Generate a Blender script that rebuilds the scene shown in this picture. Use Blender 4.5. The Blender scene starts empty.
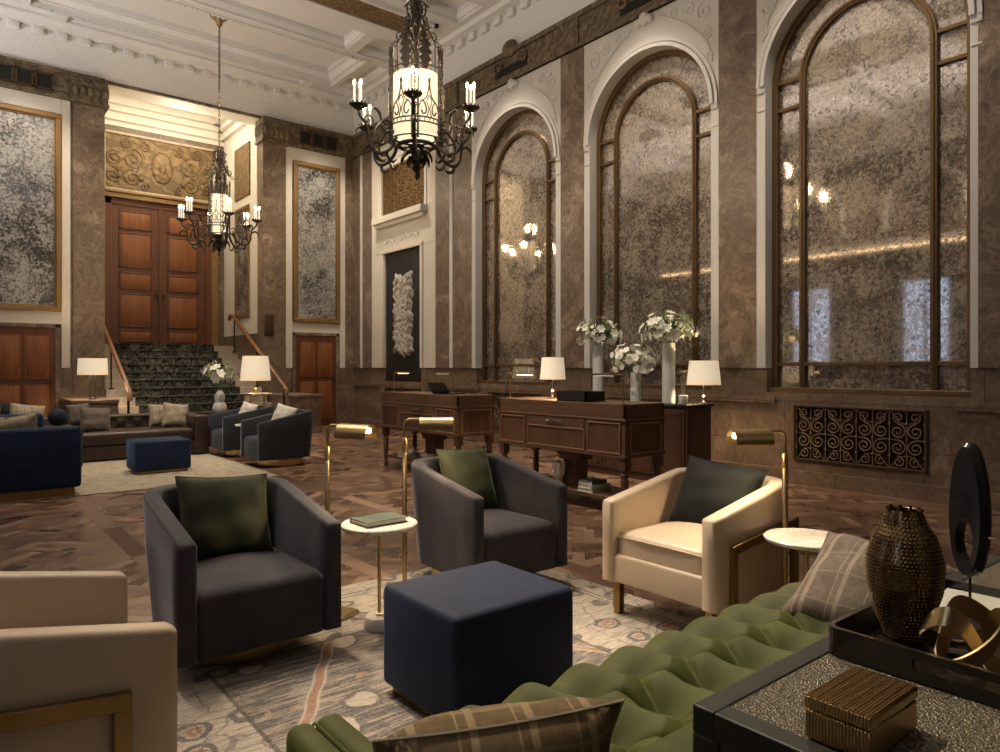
import bpy, bmesh, math, random
from mathutils import Vector, Matrix, Euler
random.seed(7)
PI = math.pi
S = bpy.context.scene
COL = S.collection
sin, cos = math.sin, math.cos

# ------------------------------------------------------------------ materials
class NT:
    def __init__(s, name):
        s.m = bpy.data.materials.new(name); s.m.use_nodes = True
        s.t = s.m.node_tree; s.t.nodes.clear()
        s.out = s.t.nodes.new('ShaderNodeOutputMaterial')
    def n(s, typ, props=None, **ins):
        nd = s.t.nodes.new('ShaderNode' + typ)
        for k, v in (props or {}).items(): setattr(nd, k, v)
        for k, v in ins.items():
            key = int(k[1:]) if k[0] == '_' and k[1:].isdigit() else k.replace('_', ' ')
            s.set(nd.inputs[key], v)
        return nd
    def set(s, sock, v):
        if isinstance(v, bpy.types.NodeSocket): s.t.links.new(v, sock)
        elif isinstance(v, bpy.types.Node): s.t.links.new(v.outputs[0], sock)
        else:
            if isinstance(v, tuple) and len(v) == 3 and sock.type == 'RGBA': v = v + (1,)
            sock.default_value = v
    def coord(s, scale=(1, 1, 1), rot=(0, 0, 0), loc=(0, 0, 0), kind='Object'):
        tc = s.n('TexCoord')
        mp = s.n('Mapping'); s.t.links.new(tc.outputs[kind], mp.inputs[0])
        mp.inputs['Scale'].default_value = scale; mp.inputs['Rotation'].default_value = rot; mp.inputs['Location'].default_value = loc
        return mp.outputs[0]
    def world(s, scale=(1, 1, 1), rot=(0, 0, 0)):
        g = s.n('NewGeometry'); mp = s.n('Mapping'); s.t.links.new(g.outputs['Position'], mp.inputs[0])
        mp.inputs['Scale'].default_value = scale; mp.inputs['Rotation'].default_value = rot
        return mp.outputs[0]
    def noise(s, vec, scale, detail=4, rough=.55, dist=0):
        return s.n('TexNoise', Vector=vec, Scale=scale, Detail=detail, Roughness=rough, Distortion=dist).outputs[0]
    def ramp(s, fac, stops, interp='LINEAR'):
        r = s.n('ValToRGB'); r.color_ramp.interpolation = interp
        e = r.color_ramp.elements
        while len(e) < len(stops): e.new(.5)
        for k, (p, c) in enumerate(stops):
            e[k].position = p; c = c if isinstance(c, tuple) else (c, c, c)
            e[k].color = c + (1,)
        s.set(r.inputs[0], fac)
        return r.outputs[0]
    def math(s, op, a, b=0.0, c=0.0):
        n = s.n('Math', {'operation': op}); s.set(n.inputs[0], a); s.set(n.inputs[1], b)
        s.set(n.inputs[2], c)
        return n.outputs[0]
    def mix(s, f, a, b, mode='MIX'):
        n = s.n('Mix', {'data_type': 'RGBA', 'blend_type': mode})
        s.set(n.inputs[0], f); s.set(n.inputs[6], a); s.set(n.inputs[7], b)
        return n.outputs[2]
    def bump(s, h, strength=.3, dist=.01):
        return s.n('Bump', Strength=strength, Distance=dist, Height=h).outputs[0]
    def pbr(s, col, rough=.5, metal=0.0, bump=None, sheen=0, sheen_tint=(1, 1, 1), coat=0, spec=.5, **kw):
        b = s.n('BsdfPrincipled')
        s.set(b.inputs['Base Color'], col); s.set(b.inputs['Roughness'], rough); s.set(b.inputs['Metallic'], metal)
        b.inputs['Specular IOR Level'].default_value = spec
        if bump is not None: s.set(b.inputs['Normal'], bump)
        if sheen:
            b.inputs['Sheen Weight'].default_value = sheen; b.inputs['Sheen Tint'].default_value = sheen_tint + (1,)
            b.inputs['Sheen Roughness'].default_value = .35
        if coat: b.inputs['Coat Weight'].default_value = coat; b.inputs['Coat Roughness'].default_value = .15
        for k, v in kw.items(): s.set(b.inputs[k.replace('_', ' ')], v)
        s.t.links.new(b.outputs[0], s.out.inputs[0])
        return s.m

def plain(name, col, rough=.5, metal=0, var=.12, vs=6, **kw):
    t = NT(name); v = t.coord()
    nz = t.noise(v, vs, 4)
    c2 = tuple(max(0, x * (1 - var)) for x in col); c3 = tuple(min(1, x * (1 + var)) for x in col)
    return t.pbr(t.ramp(nz, [(.3, c2), (.7, c3)]), rough, metal, t.bump(t.noise(v, vs * 12, 3), .06, .004), **kw)

def velvet(name, col, sheen=.6, tint=None, rough=.75):
    t = NT(name); v = t.coord()
    nz = t.noise(v, 5, 5, .6, .6)
    c2 = tuple(x * .72 for x in col); c3 = tuple(x * 1.3 for x in col)
    fine = t.noise(v, 260, 2)
    return t.pbr(t.ramp(nz, [(.3, c2), (.7, c3)]), rough, 0, t.bump(fine, .12, .002), sheen=sheen, sheen_tint=tint or tuple(min(1, .35 + x * 2.2) for x in col), spec=.25)

def emit(name, col, power):
    t = NT(name); e = t.n('Emission', Color=col, Strength=power)
    t.t.links.new(e.outputs[0], t.out.inputs[0]); return t.m

def mk_marble(name, base, dark, light, block=None, contrast=1.0):
    t = NT(name); w = t.world()
    nc = t.n('TexNoise', Vector=w, Scale=.9, Detail=4.0)
    ad = t.n('VectorMath', {'operation': 'MULTIPLY_ADD'}); t.set(ad.inputs[0], nc.outputs[1]); ad.inputs[1].default_value = (1.4, 1.4, 1.4); t.set(ad.inputs[2], w)
    v = ad.outputs[0]
    big = t.noise(v, 1.1, 9, .68, .6)
    mid = t.noise(v, 4.2, 8, .7, 1.0)
    m = t.math('ADD', t.math('MULTIPLY', big, .62), t.math('MULTIPLY', mid, .38))
    col = t.ramp(m, [(.36, dark), (.455, base), (.50, tuple((x + y) / 2 for x, y in zip(dark, base))), (.55, base), (.64, light)])
    vein = t.noise(v, 1.7, 10, .72, 1.0)
    vf = t.ramp(t.math('ABSOLUTE', t.math('SUBTRACT', vein, .5)), [(.0, 1.0), (.008, .5), (.03, 0.0)])
    col = t.mix(t.math('MULTIPLY', vf, .45), col, light)
    v2 = t.noise(v, 3.1, 10, .72, .6)
    vf2 = t.ramp(t.math('ABSOLUTE', t.math('SUBTRACT', v2, .47)), [(.0, 1.0), (.02, 0.0)])
    col = t.mix(t.math('MULTIPLY', vf2, .5), col, dark)
    if block:
        bw, bh = block
        g = t.n('NewGeometry'); sx = t.n('SeparateXYZ'); t.t.links.new(g.outputs['Position'], sx.inputs[0])
        horiz = t.math('ADD', sx.outputs[0], sx.outputs[1])
        cb = t.n('CombineXYZ'); t.set(cb.inputs[0], horiz); t.set(cb.inputs[1], sx.outputs[2])
        br = t.n('TexBrick', Vector=cb.outputs[0], Scale=1.0, Mortar_Size=.004, Brick_Width=bw, Row_Height=bh,
                 Color1=(1, 1, 1), Color2=(.80, .78, .76), Mortar=(.35, .3, .25))
        col = t.mix(1.0, col, br.outputs[0], 'MULTIPLY')
    return t.pbr(col, .34, 0, spec=.4)

M = {}
M['marble'] = mk_marble('pilaster marble', (.195, .142, .102), (.06, .042, .032), (.36, .285, .22))
M['marble_block'] = mk_marble('wainscot marble', (.22, .158, .112), (.10, .07, .05), (.36, .28, .21), (1.35, .48))
M['marble_pale'] = mk_marble('pale marble', (.42, .36, .29), (.3, .24, .18), (.55, .48, .4))
M['plaster'] = plain('cream plaster', (.63, .615, .60), .6, var=.03, vs=2)
M['plaster_warm'] = plain('warm plaster', (.66, .62, .55), .6, var=.03, vs=2)

def mk_relief_plaster():
    t = NT('ornamental plaster'); w = t.world((1, 1, 1))
    sw = t.n('TexNoise', Vector=w, Scale=3.0, Detail=2.0)
    ad = t.n('VectorMath', {'operation': 'ADD'}); t.set(ad.inputs[0], w); t.set(ad.inputs[1], sw.outputs[1])
    wave = t.n('TexWave', {'wave_type': 'RINGS'}, Vector=ad.outputs[0], Scale=2.6, Distortion=6.0, Detail=2.0, Detail_Scale=1.4)
    h = t.ramp(wave.outputs[0], [(.3, 0.0), (.65, 1.0)])
    return t.pbr(t.mix(.0, (.63, .615, .60), (.4, .38, .35)), .65, 0, t.bump(h, .2, .02))
M['plaster_relief'] = mk_relief_plaster()

def mk_bronze_relief(name, dark, light, scale=5.0, strength=1.0, metal=.55, rough=.45):
    t = NT(name); w = t.world()
    sw = t.n('TexNoise', Vector=w, Scale=scale * .6, Detail=3.0)
    ad = t.n('VectorMath', {'operation': 'MULTIPLY_ADD'}); t.set(ad.inputs[0], sw.outputs[1]); ad.inputs[1].default_value = (.5, .5, .5); t.set(ad.inputs[2], w)
    wave = t.n('TexWave', {'wave_type': 'RINGS', 'rings_direction': 'SPHERICAL'}, Vector=ad.outputs[0], Scale=scale * .55, Distortion=7.0, Detail=3.0, Detail_Scale=1.6)
    vo = t.n('TexVoronoi', {'feature': 'SMOOTH_F1'}, Vector=ad.outputs[0], Scale=scale * 1.7)
    h = t.math('MULTIPLY', t.ramp(wave.outputs[0], [(.2, 0.0), (.6, 1.0)]), t.ramp(vo.outputs[0], [(.1, 1.0), (.6, .35)]))
    col = t.ramp(h, [(.05, dark), (.75, light)])
    return t.pbr(col, rough, metal, t.bump(h, strength, .03))
M['bronze_relief'] = mk_bronze_relief('carved bronze frieze', (.085, .062, .038), (.19, .14, .085), 5, .35, .1, .6)
M['gold_relief'] = mk_bronze_relief('carved gilt panel', (.12, .077, .034), (.22, .145, .064), 4.2, .5, metal=.15, rough=.6)
M['gilt_beam'] = mk_bronze_relief('painted gilt beam', (.07, .04, .018), (.27, .17, .07), 9, .5, metal=.15)
M['bronze'] = plain('bronze frame', (.15, .092, .042), .42, .5)
M['bronze_dark'] = plain('dark bronze', (.09, .06, .035), .42, .7)
M['grille_bronze'] = plain('patinated bronze', (.27, .19, .12), .5, .35)
M['gilt'] = plain('gilt moulding', (.24, .145, .06), .45, .4)
M['brass'] = plain('satin brass', (.58, .43, .21), .28, 1.0, var=.06)
M['brass_dark'] = plain('aged brass', (.30, .20, .08), .35, .9)
M['iron'] = plain('black wrought iron', (.035, .028, .022), .5, .6)
M['steel'] = plain('polished nickel', (.6, .58, .55), .22, 1.0)
M['black'] = plain('matt black', (.012, .012, .013), .5)
M['void'] = plain('dark cavity', (.01, .008, .006), .9)

def mk_mirror(name, light, dark, patch, haze, hz=.35, cover=.5, scale=7.0, rbase=.1, pos=.5):
    t = NT(name); w = t.world()
    n1 = t.noise(w, scale * 3.2, 8, .78, .4); n2 = t.noise(w, scale * .25, 3, .6, .4)
    th = t.math('ADD', n1, t.math('MULTIPLY', t.math('SUBTRACT', n2, .5), .45))
    pf = t.ramp(th, [(pos - .03, 0.0), (pos + .05, 1.0)])
    dk = t.ramp(t.math('ADD', t.noise(w, scale * 2.6, 9, .82, .8), t.math('MULTIPLY', t.math('SUBTRACT', n2, .5), -.08)), [(.50, 0.0), (.60, 1.0)])
    g = t.n('BsdfPrincipled', Base_Color=t.mix(dk, light, dark), Metallic=1.0, Roughness=rbase)
    h = t.n('BsdfPrincipled', Base_Color=t.mix(t.math('MULTIPLY', dk, .8), haze, dark), Metallic=0.0, Roughness=.6)
    m1 = t.n('MixShader'); m1.inputs[0].default_value = hz
    t.t.links.new(g.outputs[0], m1.inputs[1]); t.t.links.new(h.outputs[0], m1.inputs[2])
    d = t.n('BsdfPrincipled', Base_Color=t.mix(t.math('MULTIPLY', dk, .7), patch, dark), Metallic=.3, Roughness=.42)
    mx = t.n('MixShader'); t.set(mx.inputs[0], t.math('MULTIPLY', pf, cover))
    t.t.links.new(m1.outputs[0], mx.inputs[1]); t.t.links.new(d.outputs[0], mx.inputs[2])
    t.t.links.new(mx.outputs[0], t.out.inputs[0]); return t.m
M['mirror'] = mk_mirror('antiqued mirror', (.66, .57, .48), (.07, .06, .065), (.46, .40, .31), (.24, .205, .18), .36, .6, 8.5, .045, .5)
M['mirror_silver'] = mk_mirror('silver antiqued mirror', (.40, .40, .40), (.03, .03, .035), (.46, .45, .43), (.12, .12, .12), .35, .8, 7, .08, .49)

def mk_wood(name, dark, light, rough=.35, scale=1.0, axis=2, coat=.2):
    t = NT(name)
    sc = [14 * scale] * 3; sc[axis] = 1.1 * scale
    v = t.coord(tuple(sc)); g = t.noise(v, 1.0, 6, .65, 1.4)
    f = t.noise(t.coord(tuple(x * 6 for x in sc)), 1.0, 3, .6)
    c = t.ramp(g, [(.25, dark), (.75, light)])
    c = t.mix(.25, c, t.ramp(f, [(.35, dark), (.65, light)]))
    return t.pbr(c, rough, 0, t.bump(f, .1, .002), coat=coat)
M['door_wood'] = mk_wood('mahogany door', (.055, .018, .008), (.17, .056, .020), .5, coat=0)
M['door_panel'] = mk_wood('mahogany door panel', (.11, .036, .011), (.32, .11, .032), .5, coat=0)
M['desk_wood'] = mk_wood('walnut desk', (.060, .029, .016), (.19, .098, .052), .4, axis=1)
M['desk_wood_v'] = mk_wood('walnut desk upright', (.055, .027, .015), (.17, .088, .046), axis=2)
M['desk_edge'] = plain('waxed walnut moulding', (.26, .14, .075), .35)
M['cred_wood'] = mk_wood('dark walnut', (.03, .014, .009), (.085, .04, .025), axis=2)
M['ebony'] = mk_wood('cerused ebony oak', (.006, .006, .005), (.035, .032, .022), .5, 2.0, 0, 0)
M['tray'] = mk_wood('espresso tray', (.008, .005, .004), (.03, .018, .012), .25, 1, 1, .4)
M['rail_wood'] = mk_wood('handrail oak', (.12, .05, .02), (.30, .14, .06), axis=1)

def mk_floor():
    t = NT('versailles parquet')
    CS = 1.10; a45 = PI / 4
    w = t.world()
    sx = t.n('SeparateXYZ'); t.t.links.new(w, sx.inputs[0]); x, y = sx.outputs[0], sx.outputs[1]
    sr = t.n('SeparateXYZ'); t.t.links.new(t.world((1, 1, 1), (0, 0, a45)), sr.inputs[0]); u, v = sr.outputs[0], sr.outputs[1]
    def plank(along, across, width, length, seed):
        """per plank random value, and a dark joint mask"""
        r = t.math('DIVIDE', across, width); row = t.math('FLOOR', r)
        off = t.math('MULTIPLY', row, .37)
        l = t.math('ADD', t.math('DIVIDE', along, length), off); ix = t.math('FLOOR', l)
        cb = t.n('CombineXYZ'); t.set(cb.inputs[0], row); t.set(cb.inputs[1], ix); cb.inputs[2].default_value = seed
        rnd = t.n('TexWhiteNoise', Vector=cb.outputs[0]).outputs[0]
        fr = t.math('FRACT', r); fl = t.math('FRACT', l)
        e1 = t.math('LESS_THAN', t.math('MINIMUM', fr, t.math('SUBTRACT', 1.0, fr)), .0032 / width)
        e2 = t.math('LESS_THAN', t.math('MINIMUM', fl, t.math('SUBTRACT', 1.0, fl)), .0032 / length)
        return rnd, t.math('MAXIMUM', e1, e2)
    def sel(f, a, b):   # f ? b : a
        return t.math('ADD', a, t.math('MULTIPLY', f, t.math('SUBTRACT', b, a)))
    ru, ju = plank(u, v, .092, .368, 1.0); rv, jv = plank(v, u, .092, .368, 2.0)
    ck = t.math('GREATER_THAN', t.math('FRACT', t.math('MULTIPLY', t.math('ADD', t.math('FLOOR', t.math('DIVIDE', u, .368)), t.math('FLOOR', t.math('DIVIDE', v, .368))), .5)), .25)
    r = sel(ck, ru, rv); j = sel(ck, ju, jv)
    rx, jx = plank(x, y, .1375, 1.1, 3.0); ry, jy = plank(y, x, .1375, 1.1, 4.0)
    fx = t.math('FRACT', t.math('DIVIDE', x, CS)); fy = t.math('FRACT', t.math('DIVIDE', y, CS))
    bx = t.math('LESS_THAN', fx, .125); by = t.math('LESS_THAN', fy, .125)
    r = sel(by, r, rx); j = sel(by, j, jx); r = sel(bx, r, ry); j = sel(bx, j, jy)
    ex = t.math('LESS_THAN', t.math('ABSOLUTE', t.math('SUBTRACT', fx, .125)), .0035); ey = t.math('LESS_THAN', t.math('ABSOLUTE', t.math('SUBTRACT', fy, .125)), .0035)
    j = t.math('MAXIMUM', j, t.math('MAXIMUM', ex, ey))
    cg = t.n('CombineXYZ'); t.set(cg.inputs[0], t.math('MULTIPLY', u, 5.0)); t.set(cg.inputs[1], t.math('MULTIPLY', v, 45.0)); g1 = t.noise(cg.outputs[0], 1.0, 4, .6, .3)
    ch = t.n('CombineXYZ'); t.set(ch.inputs[0], t.math('MULTIPLY', u, 45.0)); t.set(ch.inputs[1], t.math('MULTIPLY', v, 5.0)); g2 = t.noise(ch.outputs[0], 1.0, 4, .6, .3)
    g = sel(ck, g1, g2)
    tone = t.math('ADD', t.math('MULTIPLY', r, .70), t.math('MULTIPLY', g, .30))
    c = t.ramp(tone, [(.12, (.095, .050, .032)), (.45, (.17, .095, .060)), (.7, (.25, .148, .095)), (.88, (.35, .22, .145))])
    c = t.mix(t.math('MULTIPLY', j, .75), c, (.03, .018, .012))
    patch = t.ramp(t.noise(w, .8, 3), [(.35, .8), (.65, 1.05)]); c = t.mix(1.0, c, patch, 'MULTIPLY')
    rg = t.ramp(tone, [(.2, .26), (.8, .42)])
    return t.pbr(c, rg, 0, t.bump(t.math('SUBTRACT', 1.0, j), .3, .003), spec=.45)
M['floor'] = mk_floor()

def mk_rug():
    t = NT('distressed oriental rug'); w = t.world()
    sx = t.n('SeparateXYZ'); t.t.links.new(w, sx.inputs[0]); x, y = sx.outputs[0], sx.outputs[1]
    def M_(a, b): return t.math('MULTIPLY', a, b)
    streak = t.noise(t.world((2.6, 34, 1)), 1.0, 6, .72, .6)
    streak2 = t.noise(t.world((5, 60, 1)), 1.0, 5, .75, .4)
    grain = t.noise(w, 120, 4, .7)
    cream = (.50, .43, .34); sand = (.36, .28, .20); slate = (.055, .052, .06); grey = (.17, .155, .15); rust = (.30, .115, .06)
    wobv = t.n('TexNoise', Vector=w, Scale=9.0, Detail=3.0)
    ad = t.n('VectorMath', {'operation': 'MULTIPLY_ADD'}); t.set(ad.inputs[0], wobv.outputs[1]); ad.inputs[1].default_value = (.10, .10, 0); t.set(ad.inputs[2], w)
    wv = ad.outputs[0]
    # dark streaky ground with pale islands
    zone = t.noise(w, 1.7, 3, .5, .3)
    ground = t.mix(t.ramp(streak, [(.50, 1.0), (.60, 0.0)]), sand, slate)
    ground = t.mix(t.ramp(streak2, [(.52, 0.0), (.62, .7)]), ground, cream)
    pale = t.mix(t.ramp(streak2, [(.54, 0.0), (.64, .7)]), cream, grey)
    field = t.mix(t.ramp(zone, [(.58, 0.0), (.63, 1.0)]), ground, pale)
    # flower medallions
    vo = t.n('TexVoronoi', Vector=wv, Scale=3.6, Randomness=.8); d0 = vo.outputs[0]
    pk = t.n('SeparateXYZ', Vector=vo.outputs[1]); pick = t.ramp(pk.outputs[0], [(.0, cream), (.42, rust), (.62, (.46, .33, .22)), (.8, cream)], 'CONSTANT')
    on = t.math('GREATER_THAN', pk.outputs[1], .35)
    fill = M_(t.ramp(d0, [(.34, 1.0), (.38, 0.0)]), on); outl = M_(t.ramp(d0, [(.35, 0.0), (.37, 1.0), (.40, 1.0), (.43, 0.0)]), on)
    field = t.mix(M_(fill, .85), field, pick); field = t.mix(M_(outl, .8), field, slate)
    field = t.mix(M_(t.ramp(d0, [(.05, 1.0), (.09, 0.0), (.17, 0.0), (.19, .8), (.22, 0.0)]), .8), field, slate)
    # small blossoms and vines
    v2 = t.n('TexVoronoi', Vector=wv, Scale=11.0, Randomness=.9)
    field = t.mix(M_(t.ramp(v2.outputs[0], [(.18, .8), (.24, 0.0)]), t.math('GREATER_THAN', t.n('SeparateXYZ', Vector=v2.outputs[1]).outputs[0], .55)), field, (.42, .25, .16))
    vine = t.n('TexVoronoi', {'feature': 'DISTANCE_TO_EDGE'}, Vector=wv, Scale=4.2, Randomness=1.0).outputs[0]
    field = t.mix(t.ramp(vine, [(.010, .35), (.022, 0.0)]), field, (.10, .085, .08))
    # large stepped lozenge with rust and ivory outline
    lx = t.math('ABSOLUTE', t.math('SUBTRACT', x, 1.7)); ly = t.math('ABSOLUTE', t.math('SUBTRACT', y, 1.9))
    stp = t.math('ADD', ly, t.math('MULTIPLY', t.math('SINE', t.math('MULTIPLY', ly, 30.0)), .008)); loz = t.math('ADD', M_(lx, 1.0), M_(stp, .62))
    dl = t.math('ABSOLUTE', t.math('SUBTRACT', loz, .98))
    field = t.mix(t.ramp(dl, [(.028, .85), (.036, 0.0)]), field, (.52, .46, .38)); field = t.mix(t.ramp(dl, [(.016, .9), (.024, 0.0)]), field, rust)
    # border
    dx = t.math('MINIMUM', t.math('SUBTRACT', x, .2), t.math('SUBTRACT', 3.2, x)); dy = t.math('MINIMUM', t.math('SUBTRACT', y, -.1), t.math('SUBTRACT', 3.93, y))
    d = t.math('MINIMUM', dx, dy)
    vb = t.n('TexVoronoi', Vector=wv, Scale=4.4, Randomness=.45); e0 = vb.outputs[0]
    bor = t.mix(t.ramp(streak2, [(.47, 0.0), (.6, .8)]), cream, grey)
    bor = t.mix(t.ramp(e0, [(.20, 0.0), (.23, .9), (.30, .9), (.33, 0.0)]), bor, slate); bor = t.mix(t.ramp(e0, [(.13, .8), (.2, 0.0)]), bor, rust); bor = t.mix(t.ramp(e0, [(.04, .9), (.07, 0.0)]), bor, cream)
    bor = t.mix(t.ramp(vine, [(.010, .6), (.022, 0.0)]), bor, slate)
    inb = t.math('GREATER_THAN', d, .73)
    c = t.mix(inb, bor, field)
    for dd, ww in ((.735, .009), (.16, .007), (.20, .004)):
        c = t.mix(M_(t.math('LESS_THAN', t.math('ABSOLUTE', t.math('SUBTRACT', d, dd)), ww), .85), c, (.04, .035, .035))
    worn = t.ramp(t.noise(w, 6.5, 7, .75), [(.54, 0.0), (.68, .6)])
    c = t.mix(worn, c, (.44, .37, .29))
    c = t.mix(.25, c, t.ramp(grain, [(.35, (.06, .05, .045)), (.65, (.62, .54, .44))]))
    return t.pbr(c, .95, 0, t.bump(grain, .5, .006), spec=.1, sheen=.15)
M['rug'] = mk_rug()

def mk_rug2():
    t = NT('pale mottled rug'); w = t.world()
    a = t.noise(w, 5.0, 7, .75, 1.0); g = t.noise(w, 110, 3)
    c = t.ramp(a, [(.36, (.22, .18, .12)), (.5, (.42, .36, .27)), (.62, (.20, .165, .115))])
    c = t.mix(.2, c, t.ramp(g, [(.3, (.15, .12, .09)), (.7, (.55, .5, .4))]))
    return t.pbr(c, .95, 0, t.bump(g, .4, .005), spec=.1)
M['rug2'] = mk_rug2()

def mk_carpet():
    t = NT('patterned stair carpet'); w = t.world((1, .7, 1))
    n = t.noise(w, 9, 4, .6, 1.6); v = t.n('TexVoronoi', {'feature': 'DISTANCE_TO_EDGE'}, Vector=w, Scale=6.0, Randomness=.5).outputs[0]
    c = t.ramp(n, [(.38, (.010, .010, .010)), (.5, (.04, .038, .034)), (.62, (.15, .14, .115))])
    c = t.mix(t.math('MULTIPLY', t.ramp(v, [(.02, 1.0), (.08, 0.0)]), .6), c, (.09, .095, .075))
    return t.pbr(c, .95, 0, t.bump(t.noise(w, 120, 2), .4, .005), spec=.1)
M['carpet'] = mk_carpet()

M['grey_velvet'] = velvet('charcoal velvet', (.038, .035, .041), .6, (.6, .57, .64))
M['slate_velvet'] = velvet('slate velvet', (.030, .035, .042), .45, (.35, .4, .46))
M['navy'] = velvet('navy velvet', (.007, .012, .028), .45, (.25, .33, .6))
M['navy_bright'] = velvet('royal navy velvet', (.009, .021, .052), .45, (.18, .3, .62))
M['green'] = velvet('moss green velvet', (.054, .059, .009), .24, (.55, .6, .25), .68)
M['olive_linen'] = velvet('olive velvet', (.040, .045, .024), .35, (.45, .48, .33))
M['dark_green'] = velvet('black green velvet', (.006, .0075, .006), .12, (.2, .25, .2))
M['cream_leather'] = plain('cream leather', (.54, .42, .30), .42, var=.08, vs=3)
M['brown_leather'] = plain('chocolate leather', (.034, .019, .014), .42, var=.2)
M['taupe'] = velvet('taupe linen', (.11, .09, .07), .2)
M['white_linen'] = velvet('white linen', (.62, .58, .5), .1)
M['sand_linen'] = velvet('sand linen', (.34, .29, .2), .1)

def mk_plaid(name, base, line, k=6.0, sheen=.1):
    t = NT(name); tc = t.coord()
    sx = t.n('SeparateXYZ'); t.t.links.new(tc, sx.inputs[0])
    def stripe(v, f, w, o=0.0):
        a = t.math('ABSOLUTE', t.math('SUBTRACT', t.math('FRACT', t.math('ADD', t.math('MULTIPLY', v, f), o)), .5))
        return t.math('LESS_THAN', a, w)
    wide = t.math('MULTIPLY', stripe(sx.outputs[0], k, .07), .55)
    thin = t.math('MULTIPLY', stripe(sx.outputs[0], k, .02, .25), .5)
    hz = t.math('MULTIPLY', stripe(sx.outputs[2], k, .03), .35)
    f = t.math('MAXIMUM', t.math('MAXIMUM', wide, thin), hz)
    n = t.noise(tc, 40, 5, .7)
    b = t.ramp(n, [(.3, tuple(x * .7 for x in base)), (.7, tuple(x * 1.25 for x in base))])
    return t.pbr(t.mix(f, b, line), .9, 0, t.bump(t.noise(tc, 300, 2), .25, .003), spec=.15, sheen=sheen)
M['plaid_brown'] = mk_plaid('brown plaid wool', (.14, .095, .048), (.36, .27, .15), 9)
M['plaid_taupe'] = mk_plaid('taupe plaid wool', (.16, .125, .095), (.36, .29, .22), 9)
M['plaid_light'] = mk_plaid('pale plaid wool', (.34, .28, .20), (.18, .14, .1), 11)

def mk_white_marble():
    t = NT('veined white marble'); w = t.coord()
    v = t.noise(w, 5, 8, .7, 2.5)
    f = t.ramp(t.math('ABSOLUTE', t.math('SUBTRACT', v, .5)), [(0, 1.0), (.05, 0.0)])
    c = t.mix(t.math('MULTIPLY', f, .45), (.78, .74, .68), (.42, .31, .2))
    return t.pbr(c, .2, 0, spec=.5)
M['white_marble'] = mk_white_marble()
M['ceramic'] = plain('white ceramic', (.76, .74, .69), .3, var=.05)
def mk_crumple():
    t = NT('crumpled paper'); v = t.coord(); n = t.noise(v, 9, 8, .75, 2.0)
    return t.pbr(t.ramp(n, [(.35, (.18, .15, .14)), (.5, (.5, .46, .43)), (.7, (.62, .58, .54))]), .8, 0, t.bump(n, .8, .03))
M['crumple'] = mk_crumple()
M['vase_glass'] = plain('frosted white glass', (.68, .70, .67), .22, var=.04)
M['petal'] = plain('white petal', (.80, .79, .70), .6, var=.06, vs=20)
M['leaf'] = plain('fresh leaf', (.10, .17, .045), .5, var=.3)
M['leaf_pale'] = plain('pale bud green', (.34, .42, .16), .5, var=.3)
M['book_green'] = plain('sage book cloth', (.04, .065, .052), .7)
M['book_pale'] = plain('pale green book cloth', (.34, .40, .27), .7)
M['book_white'] = plain('ivory book cloth', (.50, .49, .40), .7)
M['book_olive'] = plain('mustard book cloth', (.28, .25, .07), .7)
M['paper'] = plain('book pages', (.7, .64, .5), .8, var=.05)
M['stone_black'] = plain('black stone', (.02, .02, .022), .18, var=.3)
M['stone_grey'] = plain('tabletop stone', (.35, .34, .32), .3)
M['candle'] = emit('glowing candle sleeve', (1, .86, .62), .9)
M['flame'] = emit('candle bulb', (1, .74, .40), 32)
def mk_parch():
    t = NT('lit parchment'); tr = t.n('BsdfTranslucent', Color=(.88, .82, .68)); df = t.n('BsdfDiffuse', Color=(.7, .66, .56)); e = t.n('Emission', Color=(1, .88, .68), Strength=.30)
    mx = t.n('MixShader'); mx.inputs[0].default_value = .4; t.t.links.new(tr.outputs[0], mx.inputs[1]); t.t.links.new(df.outputs[0], mx.inputs[2])
    ad = t.n('AddShader'); t.t.links.new(mx.outputs[0], ad.inputs[0]); t.t.links.new(e.outputs[0], ad.inputs[1]); t.t.links.new(ad.outputs[0], t.out.inputs[0]); return t.m
M['parchment'] = mk_parch()
M['shade'] = None
def mk_shade():
    t = NT('lit linen shade')
    tc = t.n('TexCoord'); sx = t.n('SeparateXYZ'); t.t.links.new(tc.outputs['Generated'], sx.inputs[0])
    g = t.ramp(sx.outputs[2], [(.0, (1, .72, .42)), (.45, (1, .86, .62)), (1.0, (1, .76, .48))])
    e = t.n('Emission', Color=g, Strength=.38)
    b = t.n('BsdfDiffuse', Color=(.8, .72, .6)); a = t.n('AddShader')
    t.t.links.new(e.outputs[0], a.inputs[0]); t.t.links.new(b.outputs[0], a.inputs[1]); t.t.links.new(a.outputs[0], t.out.inputs[0])
    return t.m
M['shade'] = mk_shade()
M['bulb'] = emit('warm bulb', (1, .78, .45), 9)
M['cove'] = emit('cove strip', (1, .72, .4), 5)
M['blue_window'] = emit('evening window', (.55, .68, 1), 1.3)

def mk_shagreen():
    t = NT('speckled metallic tabletop'); w = t.coord()
    v = t.n('TexVoronoi', Vector=w, Scale=230.0).outputs[0]; n = t.noise(w, 130, 3)
    c = t.ramp(n, [(.35, (.05, .042, .028)), (.62, (.20, .17, .115))])
    return t.pbr(c, .34, .55, t.bump(v, .9, .004))
M['shagreen'] = mk_shagreen()

def mk_ribbed():
    t = NT('ribbed brass box'); w = t.coord()
    wv = t.n('TexWave', {'bands_direction': 'Y'}, Vector=w, Scale=60.0)
    return t.pbr((.55, .38, .18), .28, 1.0, t.bump(wv.outputs[0], .7, .003))
M['ribbed'] = mk_ribbed()
M['vase_metal'] = plain('hammered antique brass', (.19, .125, .065), .24, .95, var=.2)

SMOOTH = [False]
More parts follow.
